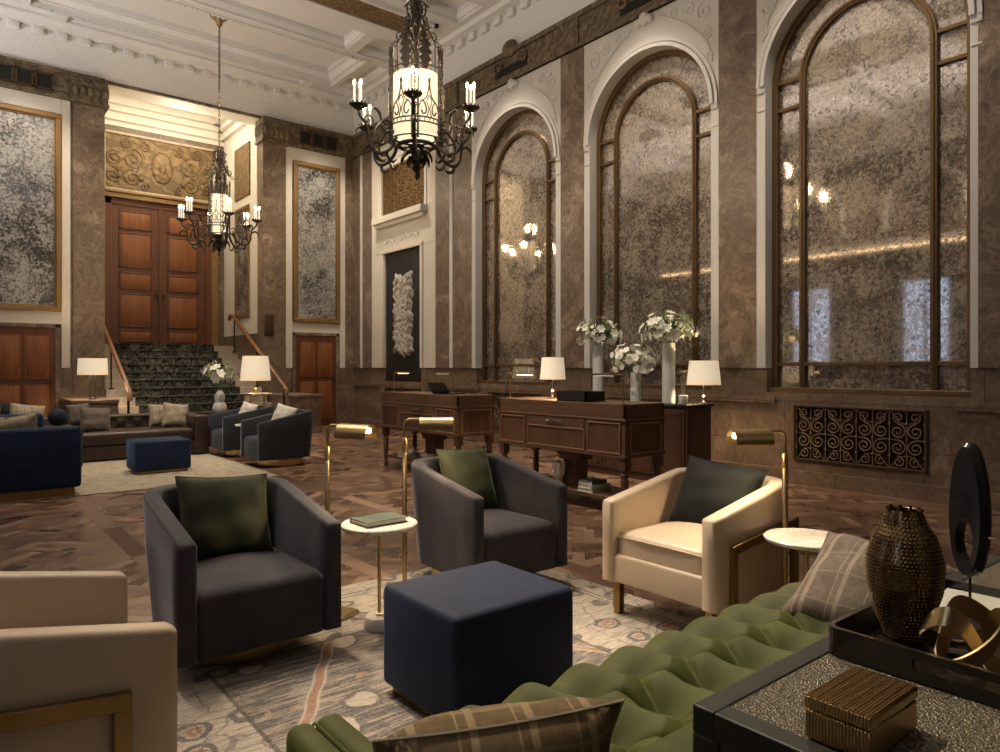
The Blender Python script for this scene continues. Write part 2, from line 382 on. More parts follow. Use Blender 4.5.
# ------------------------------------------------------------------ mesh builder
class MB:
    def __init__(s): s.v = []; s.f = []
    def add(s, vs, fs):
        o = len(s.v); s.v += [tuple(p) for p in vs]; s.f += [tuple(i + o for i in f) for f in fs]; return s
    def box(s, x0, x1, y0, y1, z0, z1):
        return s.add([(x0, y0, z0), (x1, y0, z0), (x1, y1, z0), (x0, y1, z0), (x0, y0, z1), (x1, y0, z1), (x1, y1, z1), (x0, y1, z1)],
                     [(0, 3, 2, 1), (4, 5, 6, 7), (0, 1, 5, 4), (1, 2, 6, 5), (2, 3, 7, 6), (3, 0, 4, 7)])
    def lathe(s, prof, c=(0, 0, 0), n=24, caps=True):
        vs = []; fs = []
        for r, z in prof:
            for k in range(n):
                a = 2 * PI * k / n; vs.append((c[0] + r * cos(a), c[1] + r * sin(a), c[2] + z))
        for i in range(len(prof) - 1):
            for k in range(n):
                k2 = (k + 1) % n; fs.append((i * n + k, i * n + k2, (i + 1) * n + k2, (i + 1) * n + k))
        if caps:
            fs.append(tuple(range(n))[::-1]); fs.append(tuple(range((len(prof) - 1) * n, len(prof) * n)))
        return s.add(vs, fs)
    def tube(s, pts, r, n=6, closed=False, flat=None):
        pts = [Vector(p) for p in pts]
        if SMOOTH[0] and 3 <= len(pts) <= 12 and not closed:
            q = []; rr = []; rl = r if isinstance(r, (list, tuple)) else [r] * len(pts)
            for i in range(len(pts) - 1):
                p0, p1, p2, p3 = pts[max(i - 1, 0)], pts[i], pts[i + 1], pts[min(i + 2, len(pts) - 1)]
                for k in range(4):
                    h = k / 4; q.append(.5 * ((2 * p1) + (p2 - p0) * h + (2 * p0 - 5 * p1 + 4 * p2 - p3) * h * h + (3 * p1 - p0 - 3 * p2 + p3) * h ** 3)); rr.append(rl[i] + (rl[i + 1] - rl[i]) * h)
            q.append(pts[-1]); rr.append(rl[-1]); pts, r = q, [x_ * 1.25 for x_ in rr]
        m = len(pts)
        rs = r if isinstance(r, (list, tuple)) else [r] * m
        vs = []; fs = []; prev = None
        for i, p in enumerate(pts):
            a = pts[(i - 1) % m] if (closed or i > 0) else p; b = pts[(i + 1) % m] if (closed or i < m - 1) else p
            d = (b - a)
            if d.length < 1e-9: d = Vector((0, 0, 1))
            d.normalize()
            if prev is None:
                up = Vector((0, 0, 1)) if abs(d.z) < .9 else Vector((1, 0, 0))
                u = d.cross(up).normalized()
            else:
                u = prev - d * prev.dot(d)
                u = u.normalized() if u.length > 1e-6 else d.cross(Vector((1, .3, .2))).normalized()
            prev = u; w = d.cross(u)
            for k in range(n):
                t = 2 * PI * (k + .5) / n
                ru, rw = (rs[i], rs[i]) if flat is None else (rs[i], rs[i] * flat)
                vs.append(p + u * (cos(t) * ru) + w * (sin(t) * rw))
        for i in range(m if closed else m - 1):
            j = (i + 1) % m
            for k in range(n):
                k2 = (k + 1) % n; fs.append((i * n + k, i * n + k2, j * n + k2, j * n + k))
        if not closed:
            fs.append(tuple(range(n))[::-1]); fs.append(tuple(range((m - 1) * n, m * n)))
        return s.add(vs, fs)
    def ball(s, c, r, n=10, m=6, sc=(1, 1, 1)):
        vs = [(c[0], c[1], c[2] - r * sc[2])]
        for i in range(1, m):
            t = PI * i / m
            for k in range(n):
                a = 2 * PI * k / n
                vs.append((c[0] + r * sc[0] * sin(t) * cos(a), c[1] + r * sc[1] * sin(t) * sin(a), c[2] - r * sc[2] * cos(t)))
        vs.append((c[0], c[1], c[2] + r * sc[2])); fs = []
        for k in range(n): fs.append((0, 1 + (k + 1) % n, 1 + k))
        for i in range(m - 2):
            for k in range(n):
                a = 1 + i * n; k2 = (k + 1) % n; fs.append((a + k, a + k2, a + n + k2, a + n + k))
        L = len(vs) - 1; a = 1 + (m - 2) * n
        for k in range(n): fs.append((L, a + k, a + (k + 1) % n))
        return s.add(vs, fs)
    def grid(s, fn, nu, nv):
        vs = [fn(i / nu, j / nv) for j in range(nv + 1) for i in range(nu + 1)]
        fs = [(j * (nu + 1) + i, j * (nu + 1) + i + 1, (j + 1) * (nu + 1) + i + 1, (j + 1) * (nu + 1) + i) for j in range(nv) for i in range(nu)]
        return s.add(vs, fs)
    def prism(s, poly, d0, d1, axis='y'):
        n = len(poly)
        def P(a, b, d): return {'y': (a, d, b), 'x': (d, a, b), 'z': (a, b, d)}[axis]
        vs = [P(a, b, d0) for a, b in poly] + [P(a, b, d1) for a, b in poly]
        fs = [tuple(range(n)), tuple(range(2 * n - 1, n - 1, -1))] + [(i, i + n, (i + 1) % n + n, (i + 1) % n) for i in range(n)]
        return s.add(vs, fs)
    def rbox(s, x0, x1, y0, y1, z0, z1, r=.03, n=3):
        bm = bmesh.new()
        bmesh.ops.create_cube(bm, size=1)
        for v in bm.verts:
            v.co = Vector(((x0 + x1) / 2 + v.co.x * (x1 - x0), (y0 + y1) / 2 + v.co.y * (y1 - y0), (z0 + z1) / 2 + v.co.z * (z1 - z0)))
        bmesh.ops.bevel(bm, geom=bm.edges[:], offset=r, segments=n, profile=.5, affect='EDGES')
        bm.verts.index_update()
        s.add([v.co[:] for v in bm.verts], [[v.index for v in f.verts] for f in bm.faces]); bm.free(); return s
    def move(s, fn): s.v = [tuple(fn(Vector(p))) for p in s.v]; return s
    def build(s, name, mat, parent=None, smooth=True, angle=40, world=False, kind=None, bevel=0):
        vs = s.v
        if world and parent is not None:
            mi = parent_matrix(parent).inverted(); vs = [(mi @ Vector(p))[:] for p in vs]
        me = bpy.data.meshes.new(name); me.from_pydata(vs, [], s.f); me.validate()
        bm = bmesh.new(); bm.from_mesh(me); bmesh.ops.recalc_face_normals(bm, faces=bm.faces[:])
        if smooth:
            for f in bm.faces: f.smooth = True
            for e in bm.edges:
                if len(e.link_faces) == 2 and e.calc_face_angle(0) > math.radians(angle): e.smooth = False
        bm.to_mesh(me); bm.free()
        me.materials.append(mat if not isinstance(mat, str) else M[mat])
        o = bpy.data.objects.new(name, me); COL.objects.link(o)
        if parent is not None: o.parent = parent
        if kind: o['kind'] = kind
        if bevel:
            b = o.modifiers.new('bevel', 'BEVEL'); b.width = bevel; b.segments = 2; b.limit_method = 'ANGLE'; b.angle_limit = math.radians(40)
        return o

def parent_matrix(o):
    m = Matrix.LocRotScale(o.location, o.rotation_euler, o.scale)
    return parent_matrix(o.parent) @ m if o.parent else m

def tag(o, label=None, cat=None, group=None, kind=None):
    if label: o['label'] = label
    if cat: o['category'] = cat
    if group: o['group'] = group
    if kind: o['kind'] = kind
    return o
def thing(name, label, cat, loc=(0, 0, 0), rz=0, group=None, kind=None):
    o = bpy.data.objects.new(name, None); COL.objects.link(o); o.empty_display_size = .1
    o.location = loc; o.rotation_euler = (0, 0, rz)
    return tag(o, label, cat, group, kind)
def struct(name, mb, mat, **kw): return tag(mb.build(name, mat, **kw), kind='structure')
def sroot(name): 
    o = bpy.data.objects.new(name, None); COL.objects.link(o); o['kind'] = 'structure'; return o
def copy_tree(o, label=None, loc=None, rz=None, parent=None):
    c = o.copy(); COL.objects.link(c); c.parent = parent
    if label: c['label'] = label
    if loc is not None: c.location = loc
    if rz is not None: c.rotation_euler = (0, 0, rz)
    for ch in list(o.children): copy_tree(ch, parent=c)
    return c
def spiral(c, r, turns, u, w, a0=0, n=22, hand=1, rin=.12):
    c, u, w = Vector(c), Vector(u), Vector(w); out = []
    for i in range(n + 1):
        t = i / n; a = a0 + hand * turns * 2 * PI * t; rr = r * (1 - (1 - rin) * t)
        out.append(c + u * (rr * cos(a)) + w * (rr * sin(a)))
    return out
def lamp(kind, loc, power, col=(1, .78, .52), size=.1, spot=None, blend=.6, target=None, parent=None, name='light', **kw):
    l = bpy.data.lights.new(name, kind); l.energy = power; l.color = col
    if kind == 'SPOT': l.spot_size = math.radians(spot or 60); l.spot_blend = blend; l.shadow_soft_size = size
    elif kind == 'POINT': l.shadow_soft_size = size
    elif kind == 'AREA': l.shape = 'RECTANGLE'; l.size = size; l.size_y = kw.get('size_y', size)
    o = bpy.data.objects.new(name, l); COL.objects.link(o); o.location = loc
    if target is not None: o.rotation_euler = (Vector(target) - Vector(loc)).to_track_quat('-Z', 'Y').to_euler()
    if parent: o.parent = parent
    return o

# ------------------------------------------------------------------ setting
XR, YB, XL, YN = 7.85, 15.2, -3.2, -3.0
ZF0, ZF1 = 6.33, 6.86
XC = 4.09
CW = [3.46, 6.37, 9.27]           # window centres
HS, R_OP, ZS = 1.19, 1.075, 4.76 # surround half width, opening radius, springing
ART = 12.98

struct('floor', MB().box(XL - .2, XR + .4, YN - .2, 18.2, -.1, 0), 'floor')

# ---- right wall: wainscot, pilasters, backing
w = MB()
w.box(8.055, 8.3, YN, YB + .2, 0, 7.9)
w.box(XR, 8.06, YN, YB, 0, 1.06)
ops = [(c - R_OP, c + R_OP) for c in CW] + [(ART - .74, ART + .74)]
ys = [YN] + [v for o in ops for v in o] + [YB]
for i in range(0, len(ys), 2): w.box(XR, 8.06, ys[i], ys[i + 1], 1.06, 1.35)
edges = [(YN, 2.32)] + [(CW[i] + HS, CW[i + 1] - HS) for i in range(2)] + [(CW[2] + HS, ART - 1.31), (ART + 1.31, YB)]
for a, b in edges: w.box(XR - .035, 8.06, a + .003, b - .003, 1.35, ZF0)
w.box(XR, 8.06, YN, YB, ZF0, 7.0)
wr = struct('wall_right', w, 'marble')
wr.data.materials.append(M['marble_block'])
for p in wr.data.polygons:
    if max(wr.data.vertices[i].co.z for i in p.vertices) <= 1.36: p.material_index = 1
# thin cream strips running up the pilasters
for k, y in enumerate((11.11, 14.77)):
    struct('trim_%d' % (40 + k), MB().box(XR - .05, XR, y - .05, y + .05, 1.35, ZF0), 'plaster')
b = MB()
ys2 = [YN, YB]
b.box(XR - .05, XR, YN, YB, 0, .16)
for a, c in [(YN, CW[0] - .95), (CW[0] + .95, CW[1] - .95), (CW[1] + .95, CW[2] - .95), (CW[2] + .95, ART - .95), (ART + .95, YB)]: b.box(XR - .03, XR, a, c, .93, 1.0)
struct('baseboard_right', b, 'marble_block')

def arch_pts(yc, R, zb, zs, n=28):
    return [(yc - R, zb)] + [(yc - R * cos(PI * i / n), zs + R * sin(PI * i / n)) for i in range(n + 1)] + [(yc + R, zb)]
def arch_band(mb, yc, Ro, Ri, zb, zs, x0, x1, zbi=None):
    o = arch_pts(yc, Ro, zb, zs); i = arch_pts(yc, Ri, zb if zbi is None else zbi, zs); n = len(o)
    vs = [(x0, a, z) for a, z in o] + [(x0, a, z) for a, z in i] + [(x1, a, z) for a, z in o] + [(x1, a, z) for a, z in i]
    fs = []
    for k in range(n - 1):
        fs += [(k, k + 1, n + k + 1, n + k), (2 * n + k, 3 * n + k, 3 * n + k + 1, 2 * n + k + 1), (k, 2 * n + k, 2 * n + k + 1, k + 1), (n + k, n + k + 1, 3 * n + k + 1, 3 * n + k)]
    fs += [(0, n, 3 * n, 2 * n), (n - 1, 3 * n - 1, 4 * n - 1, 2 * n - 1)]
    mb.add(vs, fs)
def arch_plate(mb, y0, y1, zb, zt, yc, R, zs, x0, x1):
    i = arch_pts(yc, R, zb, zs); n = len(i)
    o = []
    for k, (a, z) in enumerate(i):
        if k == 0: o.append((y0, zb))
        elif k == n - 1: o.append((y1, zb))
        else:
            dy, dz = a - yc, z - zs
            s = 1e9
            if abs(dy) > 1e-6: s = min(s, ((y1 - yc) if dy > 0 else (yc - y0)) / abs(dy))
            if dz > 1e-6: s = min(s, (zt - zs) / dz)
            o.append((yc + dy * s, zs + dz * s))
    # add corners
    vs = []; fs = []
    for X in (x0, x1):
        vs += [(X, a, z) for a, z in o] + [(X, a, z) for a, z in i]
    for k in range(n - 1):
        q = [(k, k + 1, n + k + 1, n + k), (2 * n + k, 3 * n + k, 3 * n + k + 1, 2 * n + k + 1), (n + k, n + k + 1, 3 * n + k + 1, 3 * n + k)]
        fs += q
        (a0, z0), (a1, z1) = o[k], o[k + 1]
        if abs(a0 - a1) > 1e-4 and abs(z0 - z1) > 1e-4:
            cy = y0 if a0 < yc else y1
            b = len(vs); vs += [(x0, cy, zt), (x1, cy, zt)]
            fs += [(k, b, k + 1), (2 * n + k, 2 * n + k + 1, b + 1)]
    fs += [(0, 2 * n, 3 * n, n)]
    mb.add(vs, fs)

tn = 1
for wi, yc in enumerate(CW):
    t = MB(); arch_plate(t, yc - HS, yc + HS, 1.35, ZF0, yc, R_OP, ZS, XR - .03, XR + .204)
    # moulded archivolt standing proud
    arch_band(t, yc, R_OP + .11, R_OP + .07, ZS, ZS, XR - .055, XR - .03)
    arch_band(t, yc, R_OP + .05, R_OP, ZS, ZS, XR - .07, XR - .03)
    tr = struct('trim_%d' % tn, t, 'plaster')
    for sgn in (-1, 1):
        y0 = yc + sgn * (R_OP + HS) / 2
        m = MB(); m.box(XR - .048, XR, y0 - .052, y0 + .052, ZS - .08, ZS + .02); m.box(XR - .04, XR, y0 - .050, y0 + .050, ZS - .3, ZS - .27)
        m.build('impost_capital', 'plaster', tr, bevel=.01)
    # spandrel scrollwork
    m = MB()
    for sg in (-1, 1):
        for (dy, dz, r, h) in ((.98, 1.25, .13, 1), (.74, 1.36, .10, -1), (1.02, .93, .09, -1), (.5, 1.42, .07, 1), (1.07, .66, .06, 1), (.32, 1.43, .05, -1)):
            m.tube(spiral((XR - .028, yc + sg * dy, ZS + dz), r, 1.4, (0, 1, 0), (0, 0, 1), PI / 2 if h > 0 else 0, 18, h * sg), .019, 6)
        m.tube([(XR - .034, yc + sg * (1.10 - .85 * q), ZS + .55 + .92 * math.sqrt(q)) for q in [i / 12 for i in range(13)]], .018, 6)
    m.build('spandrel_relief', 'plaster', tr)
    m = MB(); m.ball((XR - .06, yc, ZF0 - .05), .09, 8, 6, (.6, 1.0, 1.1)); m.ball((XR - .06, yc - .1, ZF0 - .08), .06); m.ball((XR - .06, yc + .1, ZF0 - .08), .06)
    m.build('keystone', 'plaster', tr)
    wn = sroot('window_%d' % (wi + 1))
    f = MB()
    arch_band(f, yc, R_OP, R_OP - .075, 1.06, ZS, XR + .12, XR + .203)
    f.box(XR + .05, XR + .203, yc - R_OP, yc + R_OP, 1.06, 1.12)
    f.build('window_frame', 'bronze', wn, bevel=.006)
    f = MB(); arch_band(f, yc, .735, .665, 1.12, ZS, XR + .13, XR + .203)
    arch_band(f, yc, .71, .69, 1.12, ZS, XR + .115, XR + .13)
    f.build('inner_frame', 'bronze', wn, bevel=.006)
    f = MB()
    f.box(XR + .135, XR + .203, yc - 1.05, yc + 1.05, 1.375, 1.42)
    for z in (4.47, 4.80):
        for a, c in ((yc - 1.05, yc - .69), (yc + .69, yc + 1.05)): f.box(XR + .135, XR + .203, a, c, z - .022, z + .022)
    f.build('glazing_bar', 'bronze', wn, bevel=.004)
    g = MB(); P = arch_pts(yc, R_OP - .01, 1.07, ZS); g.prism(P, XR + .18, XR + .204, 'x')
    g.build('mirror_pane', 'mirror', wn, smooth=False)
    tn += 1

# radiator grilles of scrollwork under the windows
def grille_parts(root):
    W, H = 1.42, .64
    m = MB(); m.box(.012, .03, -W / 2, W / 2, -H / 2, H / 2); m.build('backing', 'void', root)
    m = MB()
    for a, c, z0, z1 in ((-W / 2, W / 2, -H / 2, -H / 2 + .025), (-W / 2, W / 2, H / 2 - .025, H / 2), (-W / 2, -W / 2 + .025, -H / 2, H / 2), (W / 2 - .025, W / 2, -H / 2, H / 2)):
        m.box(-.02, .03, a, c, z0, z1)
    m.build('frame', 'bronze_dark', root, bevel=.004)
    m = MB(); n = 8; cw = (W - .06) / n
    U, Z = (0, 1, 0), (0, 0, 1)
    for i in range(n):
        y = -W / 2 + .03 + cw * (i + .5); h = 1 if i % 2 else -1
        for z in (.085, -.085):
            m.tube(spiral((-.002, y, z), .079, 1.75, U, Z, PI / 2, 30, h, .16), .0078, 6)
        for z in (.232, -.232):
            m.tube(spiral((-.002, y - h * .005, z), .058, 1.4, U, Z, -PI / 2 if z > 0 else PI / 2, 22, h, .16), .0068, 6)
        m.tube([(0, y, .01), (0, y + h * cw * .45, 0), (0, y, -.01)], .006, 4)
        for z in (1, -1):
            m.tube([(0, y - h * cw * .4, z * .165), (0, y - h * .01, z * .182), (0, y + h * cw * .4, z * .29)], .006, 4)
    for i in range(n + 1):
        y = -W / 2 + .03 + cw * i
        m.box(-.004, .006, y - .0035, y + .0035, -H / 2, H / 2)
        for z in (0, .17, -.17): m.ball((-.004, y, z), .014, 6, 4)
    m.build('scrollwork', 'grille_bronze', root)
gr = thing('radiator_grille', 'bronze scrollwork grille in the marble wall behind the round brass lamp table', 'grille', (XR - .012, 3.47, .6)); grille_parts(gr)
copy_tree(gr, 'bronze scroll grille under the middle arched window, behind the dark credenza', (XR - .012, CW[1], .6))
copy_tree(gr, 'bronze scroll grille under the leftmost arched window, behind the reception desks', (XR - .012, CW[2], .6))
copy_tree(gr, 'bronze scroll grille low under the black artwork panel', (XR - .012, ART, .6))

# art bay
t = MB()
H1 = 1.31
for a, c in ((ART - H1, ART - .74), (ART + .74, ART + H1)): t.box(XR - .03, XR + .1, a, c, 1.35, 3.9)
t.box(XR - .03, XR + .1, ART - H1, ART + H1, 3.9, 4.68)
for a, c in ((ART - H1, ART - .88), (ART + .88, ART + H1)): t.box(XR - .03, XR + .1, a, c, 4.68, 5.78)
t.box(XR - .03, XR + .1, ART - H1, ART + H1, 5.78, ZF0)
for a, c, z0, z1, p in ((ART - 1.02, ART + 1.02, 4.54, 4.68, .20), (ART - .98, ART + .98, 4.46, 4.54, .13), (ART - .86, ART + .86, 3.88, 3.96, .07),
                        (ART - .86, ART - .76, 1.35, 3.9, .06), (ART + .76, ART + .86, 1.35, 3.9, .06), (ART - 1.0, ART - .93, 4.68, 6.0, .05), (ART + .93, ART + 1.0, 4.68, 6.0, .05), (ART - 1.0, ART + 1.0, 5.93, 6.0, .05)):
    t.box(XR - p, XR, a, c, z0, z1)
at = struct('trim_20', t, 'plaster_warm', bevel=.008)
m = MB()
for i in range(9):
    y = ART - .64 + i * .16; m.tube(spiral((XR - .034, y, 4.16), .07, 1.5, (0, 1, 0), (0, 0, 1), 0, 18, 1 if i % 2 else -1), .012, 5)
m.build('relief_scrolls', 'plaster_warm', at)
art = thing('wall_artwork', 'tall black panel with a pale crumpled relief in a cream doorway surround', 'artwork', (XR + .03, ART, 1.08))
m = MB(); m.box(-.01, .06, -.735, .735, 0, 2.83); m.build('black_panel', 'black', art)
m = MB()
random.seed(3)
def crum(u, v):
    L_ = .37 + .03 * sin(v * 19) + .025 * sin(v * 43 + 1) + .015 * sin(v * 83); R__ = .37 + .03 * sin(v * 23 + 2) + .025 * sin(v * 37) + .015 * sin(v * 71 + 1)
    y = -L_ + u * (L_ + R__); T_ = 2.28 + .05 * sin(u * 9) + .03 * sin(u * 21); B_ = .56 + .05 * sin(u * 7 + 2) + .03 * sin(u * 25); z = B_ + v * (T_ - B_)
    edge = min(1, min(u, 1 - u) * 10, min(v, 1 - v) * 24)
    h = .012 + edge * (.03 + .028 * abs(sin(u * 11 + 3 * sin(v * 15))) + .022 * abs(sin(v * 33 + 4 * sin(u * 7))) + .012 * abs(sin(u * 37 + v * 61)))
    return (-h, y, z)
m.grid(crum, 30, 90); m.build('paper_relief', 'crumple', art)
m = MB(); m.box(XR + .05, XR + .1, ART - .62, ART + .62, 4.66, 5.97)
bg = thing('bronze_grille', 'pierced bronze grille above the cream pediment over the black artwork', 'grille', (XR + .02, ART, 5.23))
m2 = MB(); m2.box(.03, .06, -.87, .87, -.54, .54); m2.build('backing', 'void', bg)
m2 = MB()
for i in range(11):
    for j in range(7):
        y = -.78 + i * .156; z = -.46 + j * .153
        m2.tube(spiral((0, y, z), .07, 1.3, (0, 1, 0), (0, 0, 1), PI / 2 * j, 14, 1 if (i + j) % 2 else -1), .014, 4)
for i in range(12): m2.box(-.01, .02, -.868 + i * .156, -.848 + i * .156, -.54, .54)
for j in range(8): m2.box(-.01, .02, -.87, .87, -.545 + j * .153, -.53 + j * .153)
m2.build('openwork', 'gilt', bg)

# bronze frieze, plaster frieze and cornice on right wall
f = MB(); f.box(XR - .07, XR, YN, YB, ZF0, ZF1 - .08); f.box(XR - .12, XR, YN, YB, ZF1 - .08, ZF1); f.box(XR - .09, XR, YN, YB, ZF0, ZF0 + .04)
fr = struct('trim_21', f, 'bronze_relief')
for yc in CW + [ART]:
    m = MB(); m.box(XR - .085, XR - .07, yc - .42, yc + .42, ZF0 + .14, ZF0 + .27); m.build('cartouche_slot', 'void', fr)
    m = MB(); m.ball((XR - .1, yc, ZF1 + .02), .16, 12, 8, (.5, 1.2, .9)); m.tube(spiral((XR - .1, yc - .34, ZF0 + .3), .12, 1.4, (0, 1, 0), (0, 0, 1), 0, 16, 1), .025, 5); m.tube(spiral((XR - .1, yc + .34, ZF0 + .3), .12, 1.4, (0, 1, 0), (0, 0, 1), PI, 16, -1), .025, 5)
    m.build('cartouche', 'bronze_relief', fr)
for yp in (2.05, 4.97, 7.9, 11.1):
    m = MB(); m.box(XR - .1, XR - .07, yp - .27, yp + .27, ZF0 + .02, ZF1 - .06); m.build('capital_block', 'bronze_relief', fr, bevel=.01)
CPROF = [(0, ZF1), (.05, ZF1), (.05, 7.30), (.075, 7.33), (.075, 7.38), (.09, 7.40), (.09, 7.52), (.27, 7.55), (.29, 7.60), (.33, 7.64), (0, 7.64)]
t = MB(); t.prism([(XR - a, z) for a, z in CPROF], YN, YB, 'y')
cr = struct('trim_22', t, 'plaster_relief')
t = MB()
y = YB - .45
while y > YN:
    t.rbox(XR - .17, XR - .08, y - .095, y + .095, 7.39, 7.54, .025, 2); y -= .37
t.build('corbels', 'plaster', cr)
t = MB(); t.prism([(YB - a, z) for a, z in CPROF], XL, XR, 'x')
cb = struct('trim_23', t, 'plaster_relief')
t = MB(); x = XR - .45
while x > XL:
    t.rbox(x - .095, x + .095, YB - .17, YB - .08, 7.39, 7.54, .025, 2); x -= .37
t.build('corbels', 'plaster', cb)

# ---- back wall
PX0, PX1 = 2.56, 5.62           # portal
LP = [(.70, 1.86), (6.30, 7.46)]  # panel / door spans (mirrored about XC)
w = MB()
w.box(XL, PX0, YB, YB + .55, 0, 7.9); w.box(PX1, XR + .2, YB, YB + .55, 0, 7.9)
w.box(PX0, PX1, YB, YB + .55, ZF1, 7.9)
w.box(2.04, PX0, YB - .05, YB, 1.35, ZF0); w.box(PX1, 6.14, YB - .05, YB, 1.35, ZF0)
wb = struct('wall_back', w, 'marble'); wb.data.materials.append(M['marble_block'])
b = MB(); b.box(PX1, 6.14, YB - .055, YB, 0, 1.35); b.box(2.04, PX0, YB - .055, YB, 0, 1.35)
b.box(6.14, 6.27, YB - .02, YB, 0, 1.35); b.box(7.42, XR, YB - .02, YB, 0, 1.35); b.box(1.9, 2.04, YB - .02, YB, 0, 1.35); b.box(XL, .62, YB - .02, YB, 0, 1.35)
struct('baseboard_back', b, 'marble_block')
f = MB()
for a, c in ((XL, PX0), (PX1, XR)): f.box(a, c, YB - .08, YB, ZF0, ZF1 - .06); f.box(a, c, YB - .12, YB, ZF1 - .06, ZF1)
f.box(PX0, PX1, YB - .06, YB + .0, ZF1 - .05, ZF1 + .002)
fb = struct('trim_24', f, 'bronze_relief')
m = MB()
for xs in ((.98, 1.28, 1.58), (6.58, 6.90, 7.22)):
    for x in xs: m.box(x - .105, x + .105, YB - .095, YB - .08, ZF0 + .13, ZF0 + .37)
m.build('frieze_opening', 'void', fb)
m = MB()
for xs in ((.98, 1.28, 1.58), (6.58, 6.90, 7.22)):
    for x in xs:
        for a, c, z0, z1 in ((x - .135, x + .135, .10, .13), (x - .135, x + .135, .37, .40), (x - .135, x - .105, .1, .4), (x + .105, x + .135, .1, .4)):
            m.box(a, c, YB - .11, YB - .08, ZF0 + z0, ZF0 + z1)
m.build('frieze_frame', 'bronze_dark', fb)
for x0, x1 in ((2.0, PX0 + .04), (PX1 - .04, 6.18)):
    m = MB(); m.box(x0, x1, YB - .16, YB + .3, ZF0 + .02, ZF1 - .03); m.box(x0 - .02, x1 + .02, YB - .18, YB + .3, ZF0 - .02, ZF0 + .03)
    for k in range(5):
        xx = x0 + .06 + k * (x1 - x0 - .12) / 4
        m.ball((xx, YB - .17, ZF0 + .2), .07, 8, 6, (.7, .6, 1.7)); m.tube(spiral((xx, YB - .18, ZF0 + .42), .06, 1.3, (1, 0, 0), (0, 0, 1), 0, 12), .014, 5)
    sx = x1 if x0 < 3 else x0
    for k in range(4): m.ball((sx, YB - .1 + k * .12, ZF0 + .25), .06, 8, 6, (.5, .8, 2.4))
    m.build('pier_capital', 'bronze_relief', fb)
for k, (a, c) in enumerate(LP):
    o0, o1 = a - .16, c + .14
    t = MB(); t.box(o0, a, YB - .03, YB, 1.35, ZF0); t.box(c, o1, YB - .03, YB, 1.35, ZF0); t.box(a, c, YB - .03, YB, 6.05, ZF0); t.box(a, c, YB - .03, YB, 2.16, 2.40)
    struct('trim_%d' % (25 + k), t, 'plaster_warm', bevel=.005)
    dr = sroot('door_%d' % (k + 2))
    t = MB()
    A, C = a + .0, c - .03
    t.box(A, A + .07, YB - .05, YB, 0, 2.16); t.box(C - .07, C, YB - .05, YB, 0, 2.16); t.box(A, C, YB - .05, YB, 2.09, 2.16)
    t.build('door_frame', 'marble', dr, bevel=.006)
    t = MB(); t.box(A + .07, C - .07, YB - .035, YB, .01, 2.09); t.build('door_leaf', 'door_wood', dr)
    t = MB(); mid = (A + C) / 2
    for x0, x1, z0, z1 in ((A + .2, mid - .06, 1.18, 1.92), (mid + .06, C - .2, 1.18, 1.92), (A + .2, mid - .06, .2, 1.02), (mid + .06, C - .2, .2, 1.02)):
        t.rbox(x0, x1, YB - .055, YB - .03, z0, z1, .01, 2)
        for q in ((x0 - .03, x1 + .03, z1, z1 + .03), (x0 - .03, x1 + .03, z0 - .03, z0), (x0 - .03, x0, z0, z1), (x1, x1 + .03, z0, z1)): t.box(q[0], q[1], YB - .05, YB - .03, q[2], q[3])
    t.build('door_panel', 'door_panel', dr)
    t = MB(); hx = C - .14; t.tube([(hx, YB - .03, 1.08), (hx, YB - .09, 1.08), (hx - .1, YB - .09, 1.08)], .012); t.box(hx - .025, hx + .025, YB - .045, YB - .03, 1.0, 1.18)
    t.build('door_handle', 'bronze_dark', dr)
    fm = thing('wall_mirror', ('wide gilt framed antiqued mirror on the left of the stair opening', 'narrow gilt framed antiqued mirror right of the stairs, over a wooden door')[k], 'mirror', ((a + c) / 2, YB - .03, 4.21))
    hw, hh = (c - a) / 2 - .01, 1.82; bw = .085
    t = MB()
    for q in ((-hw, hw, hh - bw, hh), (-hw, hw, -hh, -hh + bw), (-hw, -hw + bw, -hh + bw, hh - bw), (hw - bw, hw, -hh + bw, hh - bw)): t.box(q[0], q[1], -.06, 0, q[2], q[3])
    for q in ((-hw + bw, hw - bw, hh - bw - .03, hh - bw), (-hw + bw, hw - bw, -hh + bw, -hh + bw + .03), (-hw + bw, -hw + bw + .03, -hh + bw + .03, hh - bw - .03), (hw - bw - .03, hw - bw, -hh + bw + .03, hh - bw - .03)): t.box(q[0], q[1], -.04, 0, q[2], q[3])
    t.build('frame', 'gilt', fm, bevel=.01)
    t = MB(); t.box(-hw + bw, hw - bw, -.02, 0, -hh + bw, hh - bw); t.build('mirror_glass', 'mirror_silver', fm)

# ---- stair recess behind the portal
YR = 17.75
w = MB()
w.box(PX0 - .3, PX0, YB + .55, YR + .3, 0, 7.6); w.box(PX1, PX1 + .3, YB + .55, YR + .3, 0, 7.6)
w.box(PX0 - .3, PX1 + .3, YR, YR + .3, 0, 7.6)
struct('wall_recess', w, 'marble')
w = MB()
w.box(PX1 - .015, PX1, YB + .28, YR - .02, 2.12, 7.4); w.box(PX0, PX0 + .015, YB + .28, YR - .02, 2.12, 7.4)
w.box(PX0, PX1, YR - .02, YR, 6.83, 7.4)
w.box(PX0 - .05, PX1 + .05, YB + .3, YR + .1, 7.4, 7.5)
for q in ((.10, 6.95), (.2, 7.12), (.32, 7.25)):
    w.box(PX0, PX1, YR - q[0], YR, q[1], 7.4); w.box(PX1 - q[0], PX1, YB + .5, YR, q[1], 7.4); w.box(PX0, PX0 + q[0], YB + .5, YR, q[1], 7.4)
struct('trim_30', w, 'plaster_warm')
t = MB(); t.box(2.9, 5.47, YR - .06, YR, 5.34, 6.70)
t2 = MB()
